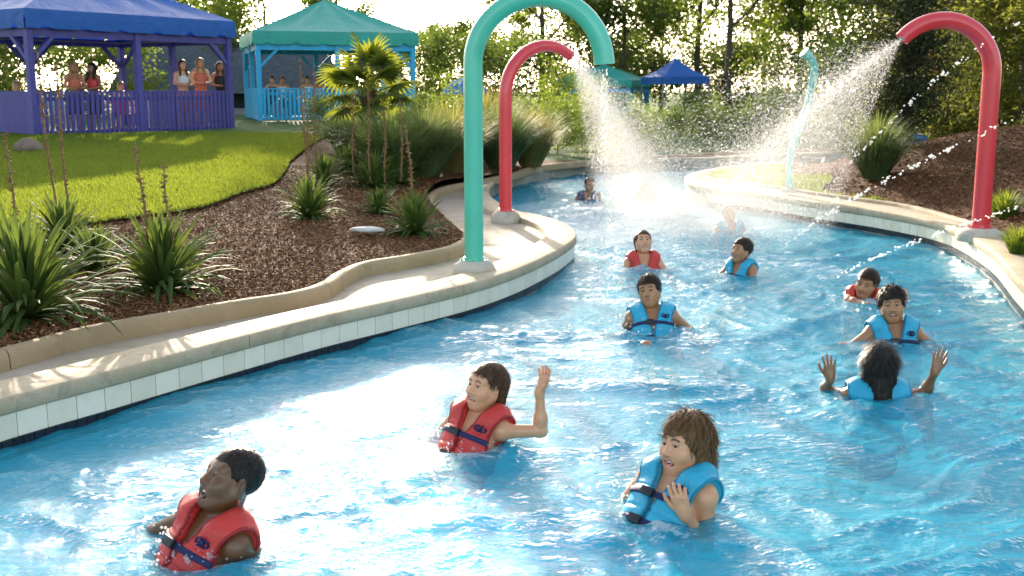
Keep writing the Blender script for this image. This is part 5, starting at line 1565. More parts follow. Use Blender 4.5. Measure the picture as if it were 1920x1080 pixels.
    for i, lg in enumerate(legs):
        hp = np.array(((-1, 1)[i] * 0.085, 0, -0.55)) * s; kn = np.array(lg['kn']) * s; an = np.array(lg['an']) * s
        F.put(rc(hp, kn, 0.080 * s, 0.055 * s), 0.04); F.put(rc(kn, an, 0.054 * s, 0.036 * s), 0.02)
        F.put(ell(kn + 0.3 * (an - kn), (0.056 * s,) * 3), 0.03)
        ft = np.array(lg['ft'], float); ft /= np.linalg.norm(ft); F.put(rc(an, an + ft * 0.17 * s, 0.036 * s, 0.026 * s), 0.02)
    head_prims(F, Mh, hs, mouth, fem)
    V, Fc = F.mesh()
    body = mesh_np('body', V, Fc, skin, root, True)
    q = np.c_[V, np.ones(len(V))] @ np.array(Mh.inverted()).T
    x, y, z = q[:, 0], q[:, 1], q[:, 2]
    op = {'neutral': 0.0, 'smile': 0.0115, 'laugh': 0.019}[mouth]
    zc = -0.063 - op * 0.5 + (0.010 if mouth != 'neutral' else 0) * (x / 0.03) ** 2
    hw = 0.0085 + op * 0.9
    lip = np.clip(1 - np.maximum(np.abs(z - zc) / hw, np.abs(x) / 0.029), 0, 1) * 4
    attr(body, 'lip', np.clip(lip, 0, 1) * (y > 0.07) * 0.6)
    bz = 0.027 + 0.006 * np.sin(np.clip((np.abs(x) - 0.012) / 0.04, 0, 1) * 3.14) - 0.004 * (np.abs(x) / 0.05)
    br = np.clip(1 - np.abs(z - bz) / 0.0055, 0, 1) * 2.5 * (np.abs(x) > 0.011) * (np.abs(x) < 0.050) * (y > 0.045)
    # dark lash line
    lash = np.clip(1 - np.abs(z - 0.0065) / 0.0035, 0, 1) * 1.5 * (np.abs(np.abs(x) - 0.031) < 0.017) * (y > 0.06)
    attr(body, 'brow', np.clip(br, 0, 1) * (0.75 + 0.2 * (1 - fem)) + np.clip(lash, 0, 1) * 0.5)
    if face:
        for sx in (-1, 1):
            bm = bmesh.new(); bmesh.ops.create_uvsphere(bm, u_segments=14, v_segments=10, radius=0.0118 * hs)
            me = bpy.data.meshes.new('eye'); bm.to_mesh(me); bm.free(); me.materials.append(M_EYE)
            for p in me.polygons: p.use_smooth = True
            e = bpy.data.objects.new('eye', me); link(e, root)
            e.matrix_local = Matrix.Translation(Mh @ Vector((sx * 0.031, 0.0775, 0.003))) @ Mh.to_3x3().normalized().to_4x4()
            co = np.array([v.co[:] for v in me.vertices]) / (0.0118 * hs)
            attr(e, 'iris', ((co[:, 1] > 0.62)).astype(float))
        if mouth != 'neutral':
            vs = []; fs = []
            for i in range(9):
                a = (i - 4) / 4; xx = 0.029 * a; yy = 0.0905 - 0.014 * a * a
                vs += [Mh @ Vector((xx, yy, -0.0575 + 0.003 * a * a)), Mh @ Vector((xx, yy + 0.0008, -0.0665 + 0.004 * a * a)), Mh @ Vector((xx * .9, yy - 0.008, -0.0665 + 0.004 * a * a))]
            for i in range(8): fs += [(3 * i, 3 * i + 1, 3 * i + 4, 3 * i + 3), (3 * i + 1, 3 * i + 2, 3 * i + 5, 3 * i + 4)]
            mesh_np('teeth', [tuple(p) for p in vs], fs, M_TEETH, root)
    ex = [rc(np.array(Mh @ Vector(a)), np.array(Mh @ Vector(b)), ra, rb) for a, b, ra, rb in (hair_extra or [])]
    if hair[1] is not None:
        make_hair(root, hair[0], Mh, hs, hair[1], min(res, 0.009), ex)
    if vest is not None:
        r2 = T0.res
        ax = [T0.lo[i] + np.arange(T0.n[i]) * r2 for i in range(3)]
        X, Y, Z = np.meshgrid(*ax, indexing='ij', sparse=True)
        for sx in (-1, 1):      # padded shoulders and collar that float up
            T0.put(rc((sx * 0.098 * s, 0.075 * s, -0.06 * s + ride), (sx * 0.105 * s, 0.0, 0.022 * s + ride), 0.012, 0.012), 0.03, pad=0.13)
            T0.put(rc((sx * 0.105 * s, 0.0, 0.022 * s + ride), (sx * 0.085 * s, -0.09 * s, -0.02 * s + ride), 0.012, 0.014), 0.03, pad=0.13)
        B = T0.D
        def smax(a, b, k=0.025):
            hh = np.maximum(k - np.abs(a - b), 0) / k; return np.maximum(a, b) + hh * hh * k * 0.25
        quilt = 0.003 * np.cos(Z * 2 * np.pi / (0.13 * s)) - 0.007 * sum(np.exp(-((Z - q_ * s) / 0.007) ** 2) for q_ in (-0.115, -0.225, -0.36))
        d = B - (0.038 + quilt)
        d = smax(d, (-0.47 * s) - Z + 0 * X + 0 * Y); d = smax(d, Z - (0.075 + ride) + 0 * X + 0 * Y)
        nk = np.sqrt(X ** 2 + (Y - 0.012) ** 2) - (0.080 * s); d = smax(d, -nk + 0 * Z, 0.02)
        slit = np.where(Y > 0, np.abs(X) - (0.007 + np.maximum(0, Z + 0.20 * s) * 0.27), 0.3); d = smax(d, -slit, 0.022)
        for sx in (-1, 1):
            ah = np.sqrt(((X - sx * 0.255 * s) / 0.115) ** 2 + ((Y - 0.005) / 0.105) ** 2 + ((Z + 0.10 * s) / 0.145) ** 2) - 1; d = smax(d, -ah * 0.09 * s, 0.02)
        T1 = Field(T0.lo, T0.lo, r2); T1.n = T0.n; T1.D = d.astype(np.float32)
        V, Fc = T1.mesh(); vo = mesh_np('life_vest', V, Fc, vest, root, True)
        if r2 < 0.0075:      # sewn binding along the front opening and the armholes
            ed_ = np.abs(slit - 0.007) - 0.0055
            for sx in (-1, 1):
                ah = np.sqrt(((X - sx * 0.255 * s) / 0.115) ** 2 + ((Y - 0.005) / 0.105) ** 2 + ((Z + 0.10 * s) / 0.145) ** 2) - 1
                ed_ = np.minimum(ed_, np.abs(ah * 0.09 * s - 0.006) - 0.0055)
            T1.D = np.maximum(np.maximum(d - 0.0035, -d - 0.004), ed_).astype(np.float32); Vb, Fb = T1.mesh()
            if len(Vb): mesh_np('binding', Vb, Fb, V_TRIM[vest.name], vo, True)
        for zs in straps:
            z_ = zs * s
            d2 = smax(B - 0.0475, np.abs(Z - z_ + 0 * X + 0 * Y) - 0.015, 0.004)
            d2 = np.maximum(d2, -(B - 0.035))
            for sx in (-1, 1):
                ah = np.sqrt(((X - sx * 0.255 * s) / 0.115) ** 2 + ((Y - 0.005) / 0.105) ** 2 + ((Z + 0.10 * s) / 0.145) ** 2) - 1; d2 = np.maximum(d2, -ah * 0.09 * s)
            T1.D = d2.astype(np.float32); V, Fc = T1.mesh()
            st_ = mesh_np('strap', V, Fc, V_NAVY, vo, True)
            # buckle at the front
            yy = 0.17 * s if zs > -0.25 else 0.168 * s
            MB().box((0.028, yy - 0.004, z_), (0.062, 0.024, 0.038)).build('buckle', M_BUCK, vo, True, 0.004)
            for sx in (-1, 1): MB().box((sx * 0.105 * s, 0.0, z_), (0.004, 0.004, 0.004)) if False else None
        if emblem:
            ex_ = np.sqrt(((X + 0.105 * s) / 0.034) ** 2 + ((Z + 0.085 * s) / 0.022) ** 2) + 0 * Y
            d3 = np.maximum(np.maximum(B - 0.0500, -(B - 0.036)), (ex_ - 1) * 0.02); d3 = np.maximum(d3, -Y + 0 * X + 0 * Z)
            ring = np.abs(ex_ - 0.62) - 0.2
            d3 = np.maximum(d3, -(np.maximum(ring, 0) * 0.02 + 0.0) + 0)
            T1.D = d3.astype(np.float32); V, Fc = T1.mesh()
            if len(V): mesh_np('emblem', V, Fc, V_NAVY, vo, True)
    def shell(name, mat, z0, z1, off, with_legs=0.0, hole=True):
        G = Field(np.minimum((-0.32, -0.3, -0.95 * s), P.min(0)), np.maximum((0.32, 0.5, 0.12), P.max(0)), max(res, 0.009))
        torso_prims(G, s, pad=0.05, w=1 - 0.1 * fem)
        if with_legs:
            for i, lg in enumerate(legs):
                hp = np.array(((-1, 1)[i] * 0.085, 0, -0.55)) * s; kn = np.array(lg['kn']) * s; e_ = hp + (kn - hp) * with_legs
                G.put(rc(hp, e_, 0.084 * s, 0.080 * s), 0.05, pad=0.05)
        zz = G.lo[2] + np.arange(G.n[2]) * G.res
        G.D = G.D - off
        G.D = np.maximum(G.D, (zz - z1)[None, None].astype(np.float32)); 
        if not with_legs: G.D = np.maximum(G.D, (z0 - zz)[None, None].astype(np.float32))
        V, Fc = G.mesh(); return mesh_np(name, V, Fc, mat, root, True)
    if shorts is not None: shell('shorts', shorts, 0, -0.44 * s, 0.014, 0.75)
    if top is not None: shell('swim_top', top[0], top[1] * s, top[2] * s, 0.008)
    return root
def wpt(px, py, Y): return aty(px, py, Y)
def water_y(px, py): return onz(px, py, 0.0).y
GRP = 'swimmers in life vests'
# front left: laughing, red vest
Y = water_y(400, 1032)
person('laughing person with cropped dark hair in a red life vest, lower left', GRP, wpt(412, 975, Y + 0.03), (-0.62, -0.78), 30, -10, 0.96, 0.0048, SK_DARK, ('crop', H_BLACK), (-12, -6, 6), 'laugh', V_RED, V_NAVYC, hscale=1.12,
       arms=[dict(el=onz(290, 1000, -0.03), wr=onz(190, 1015, -0.09), hd=(-1, -0.2, -0.12), hn=(0, 0, -1)), dict(el=wpt(482, 1045, Y + 0.02), wr=wpt(455, 1085, Y - 0.22), hd=(-0.6, -0.6, -0.2), hn=(0, 0, -1))], ride=0.02)
# middle: red vest, one arm raised
Y = water_y(890, 826)
person('smiling person in a red life vest with one arm raised, centre', GRP, wpt(905, 778, Y + 0.02), (-0.55, -0.83), 28, -8, 0.91, 0.005, SK_FAIR, ('back', H_BROWN), (-14, -20, 0), 'smile', V_RED, V_BLACK, fem=0.7, hscale=1.05,
       arms=[dict(el=onz(825, 812, -0.05), wr=onz(775, 830, -0.12), hd=(-1, -0.2, -0.1), hn=(0, 0, -1)), dict(el=wpt(1006, 808, Y - 0.05), wr=wpt(1012, 735, Y - 0.05), hd=(0.28, 0.1, 1), hn=(-0.75, -0.65, 0.3), curl=0.2, spread=0.26)], ride=0.02)
# right front: sandy hair, turquoise vest, leaning back
Y = water_y(1270, 968)
person('person with shaggy sandy hair in a turquoise vest leaning back, lower centre right', GRP, wpt(1276, 896, Y + 0.10), (-0.66, -0.75), 38, -4, 0.93, 0.0048, SK_FAIR, ('shag', H_SANDY), (-12, -34, 0), 'smile', V_BLUE, V_PATT, hscale=1.12,
       arms=[dict(el=onz(1180, 935, -0.02), wr=onz(1130, 965, -0.09), hd=(-1, -0.3, -0.1), hn=(0, 0, -1), curl=0.3), dict(el=wpt(1322, 985, Y - 0.02), wr=wpt(1262, 932, Y - 0.20), hd=(-0.35, -0.1, 1), hn=(0.2, 1, 0.1), curl=0.55)],
       legs=[dict(kn=(-0.13, 0.44, -0.78), an=(-0.15, 0.62, -1.12), ft=(0, 1, 0)), dict(kn=(0.14, 0.42, -0.80), an=(0.12, 0.58, -1.14), ft=(0, 1, 0))], ride=0.035)
# centre back: turquoise vest, facing the camera
Y = water_y(1222, 612)
person('dark-haired person in a turquoise vest floating upright in mid channel, knees just under water', GRP, wpt(1222, 584, Y + 0.02), (-0.1, -1), 32, 3, 0.95, 0.0056, SK_TAN, ('short', H_DKBR), (-16, -22, 0), 'neutral', V_BLUE, V_NAVYC,
       arms=[dict(el=onz(1172, 618, -0.04), wr=onz(1135, 632, -0.12), hd=(-1, -0.5, -0.1), hn=(0, 0, -1)), dict(el=wpt(1283, 612, Y + 0.05), wr=wpt(1300, 640, Y - 0.2), hd=(0.5, -0.6, -0.2), hn=(0, 0, -1))],
       legs=[dict(kn=(-0.14, 0.42, -0.50), an=(-0.12, 0.52, -0.90), ft=(0, 1, 0)), dict(kn=(0.08, 0.44, -0.47), an=(0.06, 0.60, -0.84), ft=(0, 1, .4))], ride=0.01)
# back view: long dark wet hair, both hands raised
Y = water_y(1645, 742)
person('person seen from behind with long wet dark hair and both hands raised', GRP, wpt(1644, 728, Y), (0.03, 1), 10, 0, 0.95, 0.0065, SK_BROWN, ('long', H_BLACK), (0, 4, 0), 'neutral', V_BLUE, V_BLACK, fem=0.8, face=False,
       arms=[dict(el=wpt(1570, 738, Y + 0.10), wr=wpt(1556, 712, Y + 0.06), hd=(-0.10, 0.0, 1), hn=(0.1, 1, 0), curl=0.12, spread=0.22), dict(el=wpt(1728, 738, Y + 0.10), wr=wpt(1744, 716, Y + 0.06), hd=(0.22, 0.0, 1), hn=(0, 1, 0), curl=0.10, spread=0.28)],
       hair_extra=[((0, -0.075, -0.02), (0.0, -0.135, -0.16), 0.052, 0.046), ((0, -0.135, -0.16), (0.0, -0.165, -0.27), 0.046, 0.030), ((-0.03, -0.08, -0.05), (-0.04, -0.150, -0.26), 0.034, 0.020), ((0.03, -0.08, -0.05), (0.042, -0.150, -0.25), 0.034, 0.020)], emblem=False)
# right: tousled black hair, squinting
Y = water_y(1672, 634)
person('squinting person with tousled black hair in a turquoise vest, right of the channel', GRP, wpt(1674, 612, Y + 0.02), (-0.12, -1), 24, 2, 0.96, 0.0056, SK_TAN, ('tousle', H_BLACK), (-10, -20, 0), 'smile', V_BLUE, V_NAVYC,
       arms=[dict(el=onz(1612, 640, -0.02), wr=onz(1565, 652, -0.07), hd=(-1, -0.4, -0.1), hn=(0, 0, -1)), dict(el=onz(1735, 640, -0.02), wr=onz(1785, 652, -0.08), hd=(1, -0.2, -0.1), hn=(0, 0, -1))], ride=0.02)
# right behind: red vest, low in the water
Y = water_y(1610, 562)
person('dark-haired person low in the water in a red vest behind the black-haired one', GRP, wpt(1622, 556, Y + 0.03), (-0.55, -0.85), -30, -10, 0.9, 0.006, SK_TAN, ('back', H_DKBR), (-6, 20, 0), 'smile', V_RED, V_BLACK, fem=0.7,
       arms=[dict(el=wpt(1592, 563, Y - 0.15), wr=wpt(1625, 572, Y - 0.35), hd=(1, -0.3, -0.1), hn=(0, 0, -1)), dict(el=wpt(1665, 563, Y - 0.02), wr=wpt(1700, 574, Y - 0.2), hd=(1, -0.3, 0), hn=(0, 0, -1))],
       legs=[dict(kn=(-0.1, -0.1, -0.98), an=(-0.1, -0.3, -1.3), ft=(0, -0.3, -1)), dict(kn=(0.1, -0.05, -1.0), an=(0.1, -0.2, -1.35), ft=(0, -.3, -1))], ride=0.02, emblem=False)
# farther swimmers
far = [  # label, neck px, water px, facing, skin, hair, vest, res, head
    ('person in an orange-red vest facing the camera, behind the mid-channel swimmer', (1206, 484), 500, (0.05, -1), SK_FAIR, ('back', H_BROWN), V_RED, 0.010, (0, 5, 0), 0.95, 0.5),
    ('child in a turquoise vest turned to the left, right of the orange vest', (1390, 497), 508, (-0.7, -0.7), SK_TAN, ('short', H_DKBR), V_BLUE, 0.010, (-12, -6, 0), 0.85, 0.2),
    ('person veiled by mist near the right wall, pale vest', (1368, 424), 432, (0.1, -1), SK_TAN, ('short', H_BROWN), V_BLUE, 0.013, (0, 10, 0), 0.95, 0.2),
    ('person with dark hair far up the channel near the left bank', (1104, 366), 375, (-0.3, -1), SK_BROWN, ('short', H_BLACK), V_NAVYC, 0.014, (20, 0, 0), 1.0, 0.2),
    ('faint person inside the bright spray at the channel centre', (1207, 364), 374, (0, -1), SK_FAIR, ('back', H_BLOND), V_RED, 0.014, (0, 0, 0), 0.9, 0.5),
    ('leftmost of two tiny bathers at the far bend of the channel', (1316, 303), 308, (-0.5, -1), SK_TAN, ('short', H_BROWN), V_ORANGE, 0.016, (0, 0, 0), 1.0, 0.2),
    ('rightmost of two tiny bathers at the far bend of the channel', (1360, 298), 303, (0.4, -1), SK_TAN, ('short', H_DKBR), V_ORANGE, 0.016, (0, 0, 0), 1.0, 0.2)]
for lab, (nx, ny), wy, fc_, sk, hr_, vs_, rs_, hd_, sc_, fe_ in far:
    Y = water_y(nx, wy)
    person(lab, GRP, wpt(nx, ny, Y), fc_, 16, 0, sc_, rs_, sk, hr_, hd_, 'smile' if rs_ < 0.012 else 'neutral', vs_, None, fem=fe_, face=rs_ < 0.012, hands=rs_ < 0.012, emblem=False, ride=0.015, straps=(-0.15, -0.29) if rs_ < 0.012 else ())
# ------------------------------------------------------------------ people at the gazebos
STAND = [dict(kn=(sx * 0.10, 0.03, -0.99), an=(sx * 0.10, 0.0, -1.38), ft=(0, 1, -0.25)) for sx in (-1, 1)]
SIT = [dict(kn=(sx * 0.12, 0.42, -0.60), an=(sx * 0.12, 0.42, -1.0), ft=(0, 1, -0.2)) for sx in (-1, 1)]
GG = 'people at the gazebos'
def rail_y(px, inside=0.62):
    k = (px - 960) / FPX; o_ = Vector((-10.6, 25.0)); u_, v_ = GBu, GBv
    b_ = Vector((o_.x + v_.x * (0.28 + inside), o_.y + v_.y * (0.28 + inside)))
    lx = (k * b_.y - b_.x) / (u_.x - k * u_.y); return b_.y + u_.y * lx
def stander(px, Y, z0, label, sk, hair, top, shorts, facing, fem=0.8, s=1.06, armpose='rail', res=0.016):
    Y = rail_y(px, Y); x = at_px(px, Y)
    f = Vector((facing[0], facing[1], 0)).normalized(); r_ = Vector((f.y, -f.x, 0)); N = Vector((x, Y, z0 + 1.40 * s))
    ar = []
    for sx in (-1, 1):
        if armpose == 'rail': el = N + r_ * sx * 0.24 + f * 0.08 + Vector((0, 0, -0.28)); wr = N + r_ * sx * 0.12 + f * 0.30 + Vector((0, 0, -0.32))
        else: el = N + r_ * sx * 0.25 - f * 0.02 + Vector((0, 0, -0.27)); wr = N + r_ * sx * 0.10 + f * 0.2 + Vector((0, 0, -0.30))
        ar.append(dict(el=el, wr=wr, hd=f * 0.8 - r_ * sx * 0.5, hn=(0, 0, -1)))
    person(label, GG, N, facing, 0, 0, s, res, sk, hair, (0, 5, 0), 'neutral', None, shorts, fem=fem, legs=STAND, arms=ar, face=False, hands=False, top=top,
           hair_extra=[((0, -0.075, -0.02), (0, -0.085, -0.26), 0.055, 0.05), ((-0.065, 0.0, 0.0), (-0.085, 0.055, -0.25), 0.030, 0.026), ((0.065, 0.0, 0.0), (0.085, 0.055, -0.25), 0.030, 0.026)] if hair[0] == 'long' else None)
gz = 0.80
stander(353, 0.5, gz, 'person in a white top at the violet railing, left of the three', SK_FAIR, ('long', H_BROWN), (V_WHITE, -0.26, -0.06), V_ORANGE, (0.55, -0.8))
stander(386, 0.5, gz, 'blond person in a coral top at the violet railing, middle of the three', SK_FAIR, ('long', H_BLOND), (V_ORANGE, -0.55, -0.05), V_ORANGE, (0.45, -0.9), s=1.1)
stander(422, 0.5, gz, 'person in a dark top leaning on the violet railing, right of the three', SK_TAN, ('long', H_BROWN), (V_BLACK, -0.5, -0.05), V_BLACK, (0.5, -1), s=1.05)
stander(153, 0.9, gz, 'blond person with back turned at the violet railing, left pair', SK_TAN, ('long', H_BLOND), (V_ORANGE, -0.3, -0.06), V_NAVYC, (0.5, -0.8), s=1.0)
stander(187, 0.8, gz, 'dark-haired person in a red top beside the blond one, left pair', SK_BROWN, ('long', H_BLACK), (V_RED, -0.35, -0.06), V_BLACK, (-0.2, -1), s=0.99)
def sitter(px, Y, z0, label, sk, hair, top, facing=(0, -1), s=0.95):
    N = Vector((at_px(px, Y), Y, z0 + 1.02 * s))
    person(label, GG, N, facing, 4, 0, s, 0.018, sk, hair, (0, 0, 0), 'neutral', None, V_NAVYC, fem=0.3, legs=SIT, face=False, hands=False, top=(top, -0.5, -0.05))
sitter(46, 28.6, gz, 'seated person far left inside the violet gazebo', SK_FAIR, ('short', H_BLOND), V_WHITE)
sitter(238, 30.6, gz, 'seated light-haired person in the middle of the violet gazebo', SK_FAIR, ('short', H_BLOND), V_WHITE)
tz = 0.90
for px, Y, lab, hr_, tp in [(518, 37.3, 'leftmost seated person in the turquoise gazebo, dark top', H_BLACK, V_BLACK), (537, 38.2, 'second seated person in the turquoise gazebo', H_BROWN, V_WHITE),
                            (583, 38.0, 'third seated person in the turquoise gazebo, white top', H_DKBR, V_WHITE), (603, 38.9, 'fourth seated person in the turquoise gazebo', H_BROWN, V_ORANGE), (622, 38.4, 'dark-topped seated person beside the palm crown', H_BLACK, V_BLACK)]:
    sitter(px, Y, tz + 0.12, lab, SK_TAN, ('short', hr_), tp, (0.1, -1))
# pink and white plastic chairs inside the violet gazebo
def chair(px, Y, z0, mat, label, rz):
    root = empty('chair', (at_px(px, Y), Y, z0), (0, 0, rz), label, 'chair', 'plastic chairs in the violet gazebo')
    MB().box((0, 0, 0.43), (0.46, 0.44, 0.04)).build('seat', mat, root, True, 0.015)
    MB().add([(-0.22, 0.20, 0.45), (0.22, 0.20, 0.45), (0.24, 0.32, 0.88), (-0.24, 0.32, 0.88), (-0.22, 0.225, 0.45), (0.22, 0.225, 0.45), (0.24, 0.345, 0.88), (-0.24, 0.345, 0.88)],
             [(0, 1, 2, 3), (5, 4, 7, 6), (0, 4, 5, 1), (3, 2, 6, 7), (0, 3, 7, 4), (1, 5, 6, 2)]).build('backrest', mat, root, False, 0.01)
    for sx in (-1, 1):
        for sy in (-1, 1): MB().bar((sx * 0.19, sy * 0.18, 0.42), (sx * 0.23, sy * 0.22, 0.0), 0.045).build('leg', mat, root)
        MB().tube([(sx * 0.24, -0.2, 0.43), (sx * 0.25, -0.18, 0.64), (sx * 0.25, 0.1, 0.66), (sx * 0.24, 0.26, 0.66)], 0.022, 8).build('armrest', mat, root, True)
M_PINKP = plain('pink plastic', (0.70, 0.03, 0.22), rough=0.4, bump=0.03)
chair(250, 28.9, gz, M_PINKP, 'bright pink plastic chair behind the violet railing', R(150))
chair(272, 29.6, gz, M_WHITE, 'white plastic chair right of the pink one', R(200))
chair(128, 27.9, gz, M_WHITE, 'white plastic chair left of the blond person', R(170))
# blue bin behind the hill
q = aty(1716, 250, 21.0); zq = float(h_right(np.array([q.x]), np.array([q.y]))[0])
root = empty('rubbish_bin', (q.x, q.y, zq - 0.05), (0, 0, 0), 'small blue bin at the top of the mulch hill right of the cypress', 'bin')
M_BIN = plain('blue plastic', (0.02, 0.20, 0.55), rough=0.4)
MB().lathe([(0.17, 0), (0.21, 0.42), (0.22, 0.44), (0.20, 0.44)], (0, 0, 0), 18).build('body', M_BIN, root, True)
MB().lathe([(0.225, 0.44), (0.23, 0.47), (0.15, 0.53), (0.03, 0.55)], (0, 0, 0), 18).build('lid', M_BIN, root, True)
# ------------------------------------------------------------------ spray: droplets and mist
t = NT('water droplets')
a = t.n('BsdfDiffuse'); a.inputs[0].default_value = (0.85, 0.86, 0.87, 1)
b = t.n('BsdfTranslucent'); b.inputs[0].default_value = (0.9, 0.9, 0.9, 1)
c = t.n('BsdfGlossy'); c.inputs['Roughness'].default_value = 0.15
e = t.n('BsdfTransparent')
M_DROP = t.done(t.addsh(t.addsh(t.addsh(a.outputs[0], b.outputs[0], 0.65), c.outputs[0], 0.10), e.outputs[0], 0.55))
OCT = np.array([(1, 0, 0), (-1, 0, 0), (0, 1, 0), (0, -1, 0), (0, 0, 1), (0, 0, -1)], float)
OCF = np.array([(0, 2, 4), (2, 1, 4), (1, 3, 4), (3, 0, 4), (2, 0, 5), (1, 2, 5), (3, 1, 5), (0, 3, 5)])
TET = np.array([(1, 1, 1), (1, -1, -1), (-1, 1, -1), (-1, -1, 1)], float) / 1.2
TEF = np.array([(0, 1, 2), (0, 3, 1), (0, 2, 3), (1, 3, 2)])
def drops(name, P, rad, vel=None, stretch=1.0, mat=M_DROP, shape='tet'):
    n = len(P); base, fc = (TET, TEF) if shape == 'tet' else (OCT, OCF)
    k = len(base)
    ang = rng.uniform(0, 6.28, n)
    ca, sa = np.cos(ang)[:, None], np.sin(ang)[:, None]
    b = np.stack([base[None, :, 0] * ca - base[None, :, 1] * sa, base[None, :, 0] * sa + base[None, :, 1] * ca, np.broadcast_to(base[None, :, 2], (n, k))], -1) * np.asarray(rad).reshape(-1, 1, 1)
    if vel is not None:
        u = vel / (np.linalg.norm(vel, axis=1)[:, None] + 1e-9)
        al = np.einsum('nkj,nj->nk', b, u)
        b = b + u[:, None, :] * al[:, :, None] * (stretch - 1)
    V = (P[:, None, :] + b).reshape(-1, 3)
    F = ((np.arange(n) * k)[:, None, None] + fc[None]).reshape(-1, 3)
    return mesh_np(name, V, F.astype(np.int32), mat)
def spray(label, org, dirv, speed, spread_deg, n, rad, seed, mist=0.0):
    r_ = np.random.default_rng(seed)
    d = Vector(dirv).normalized(); e1 = d.orthogonal().normalized(); e2 = d.cross(e1)
    th = np.abs(r_.normal(0, 0.7, n)) ; th = np.minimum(th, 1.05 - 0.08 * r_.random(n)) * R(spread_deg); ph = r_.uniform(0, 6.283, n)
    dv = np.cos(th)[:, None] * np.array(d) + np.sin(th)[:, None] * (np.cos(ph)[:, None] * np.array(e1) + np.sin(ph)[:, None] * np.array(e2))
    v0 = speed * r_.uniform(0.72, 1.12, n)
    # time to hit the water
    vz = dv[:, 2] * v0; g_ = 9.8 * 0.6
    th_ = (vz + np.sqrt(np.maximum(vz * vz + 2 * g_ * (org[2]), 0))) / g_
    tt = r_.random(n) ** 0.55 * th_
    P = np.array(org) + dv * (v0 * tt)[:, None]; P[:, 2] -= 0.5 * g_ * tt * tt
    vel = dv * v0[:, None]; vel[:, 2] -= g_ * tt
    P += r_.normal(0, 0.012, P.shape) * (1 + 3 * tt[:, None])
    ok = P[:, 2] > -0.02
    P, vel = P[ok], vel[ok]
    rr_ = rad * r_.lognormal(0, 0.45, len(P))
    o = drops('water_spray', P, rr_, vel, 3.2)
    return tag(o, label, 'water spray', 'water sprays', 'stuff'), P
s1, SP1 = spray('bright spray of droplets from the small red arch', RED_END, Vector((2.0, 2.7, -2.1)), 6.4, 18, 80000, 0.0015, 1)
s2, SP2 = spray('wide fan of droplets from the right red arch', RED2_END, Vector((-2.0, 2.6, -1.8)), 6.5, 29, 95000, 0.0014, 2)
s3, SP3 = spray('thin trickle of water falling from the green arch', GREEN_END, Vector((0.05, 0.1, -1)), 1.0, 12, 700, 0.0028, 3)
print('spray landing', SP1[SP1[:, 2] < 0.2].mean(0), SP2[SP2[:, 2] < 0.2].mean(0))
# strings of drops thrown across from the right
def jet(pix, Ys, n, label, seed, rad=0.0085):
    r_ = np.random.default_rng(seed)
    pts = np.array([aty(x, y, Y) for (x, y), Y in zip(pix, Ys)])
    t_ = np.linspace(0, 1, len(pts)); q = np.sort(r_.random(n) * 0.7 + np.linspace(0, 1, n) * 0.3)
    q = np.clip(q + 0.012 * np.sin(q * 60), 0, 1)
    co = [np.polyfit(t_, pts[:, j], min(3, len(pts) - 1)) for j in range(3)]
    P = np.stack([np.polyval(c_, q) for c_ in co], 1) + r_.normal(0, 0.010, (n, 3))
    vel = np.stack([np.polyval(np.polyder(c_), q) for c_ in co], 1)
    o = drops('water_jet', P, rad * r_.lognormal(0, 0.4, n), vel, 1.5, shape='oct')
    return tag(o, label, 'water jet', 'strings of drops thrown from the right', 'stuff')
jet([(1960, 10), (1870, 70), (1760, 145), (1690, 200), (1640, 262), (1590, 315), (1530, 375)], [9.6, 10.2, 10.9, 11.4, 12.0, 12.6, 13.4], 110, 'upper string of drops crossing in front of the right arch curve', 5)
jet([(1960, 200), (1840, 250), (1740, 300), (1640, 350), (1570, 388), (1500, 440), (1440, 490)], [8.8, 9.5, 10.1, 10.7, 11.1, 11.4, 11.7], 170, 'middle string of drops crossing the right arch pole', 6)
jet([(1960, 378), (1880, 396), (1800, 424), (1700, 460), (1600, 500), (1540, 535)], [8.4, 8.7, 9.0, 9.4, 9.8, 10.1], 130, 'lowest string of drops crossing the foot of the right arch', 7)
jet([(1530, 135), (1440, 160), (1380, 180), (1320, 215)], [15.5, 16.4, 17, 17.6], 90, 'thin string of drops left of the teal post', 8, 0.008)
# drops tossed up near the swimmers and loose sparkle on the water
def splash(px, py, n, w, h_, label, seed):
    r_ = np.random.default_rng(seed); c = onz(px, py, 0.0)
    P = np.c_[c.x + r_.normal(0, w, n), c.y + r_.normal(0, w * 0.8, n), np.abs(r_.normal(0, h_, n)) + 0.01]
    o = drops('splash', P, 0.0045 * r_.lognormal(0, 0.5, n), None, 1, shape='oct')
    return tag(o, label, 'splash', 'splashes around swimmers', 'stuff')
splash(365, 1040, 260, 0.12, 0.035, 'splash drops at the chest of the lower left swimmer', 1)
splash(855, 832, 240, 0.13, 0.035, 'splash drops at the chest of the swimmer with a raised arm', 2)
splash(1205, 930, 120, 0.12, 0.04, 'splash drops beside the shaggy-haired swimmer', 3)
splash(1215, 620, 160, 0.2, 0.04, 'splash drops around the mid-channel swimmer', 4)
splash(1640, 580, 160, 0.25, 0.04, 'splash drops behind the black-haired swimmer', 5)
splash(1400, 505, 120, 0.18, 0.05, 'splash drops around the child in turquoise', 6)
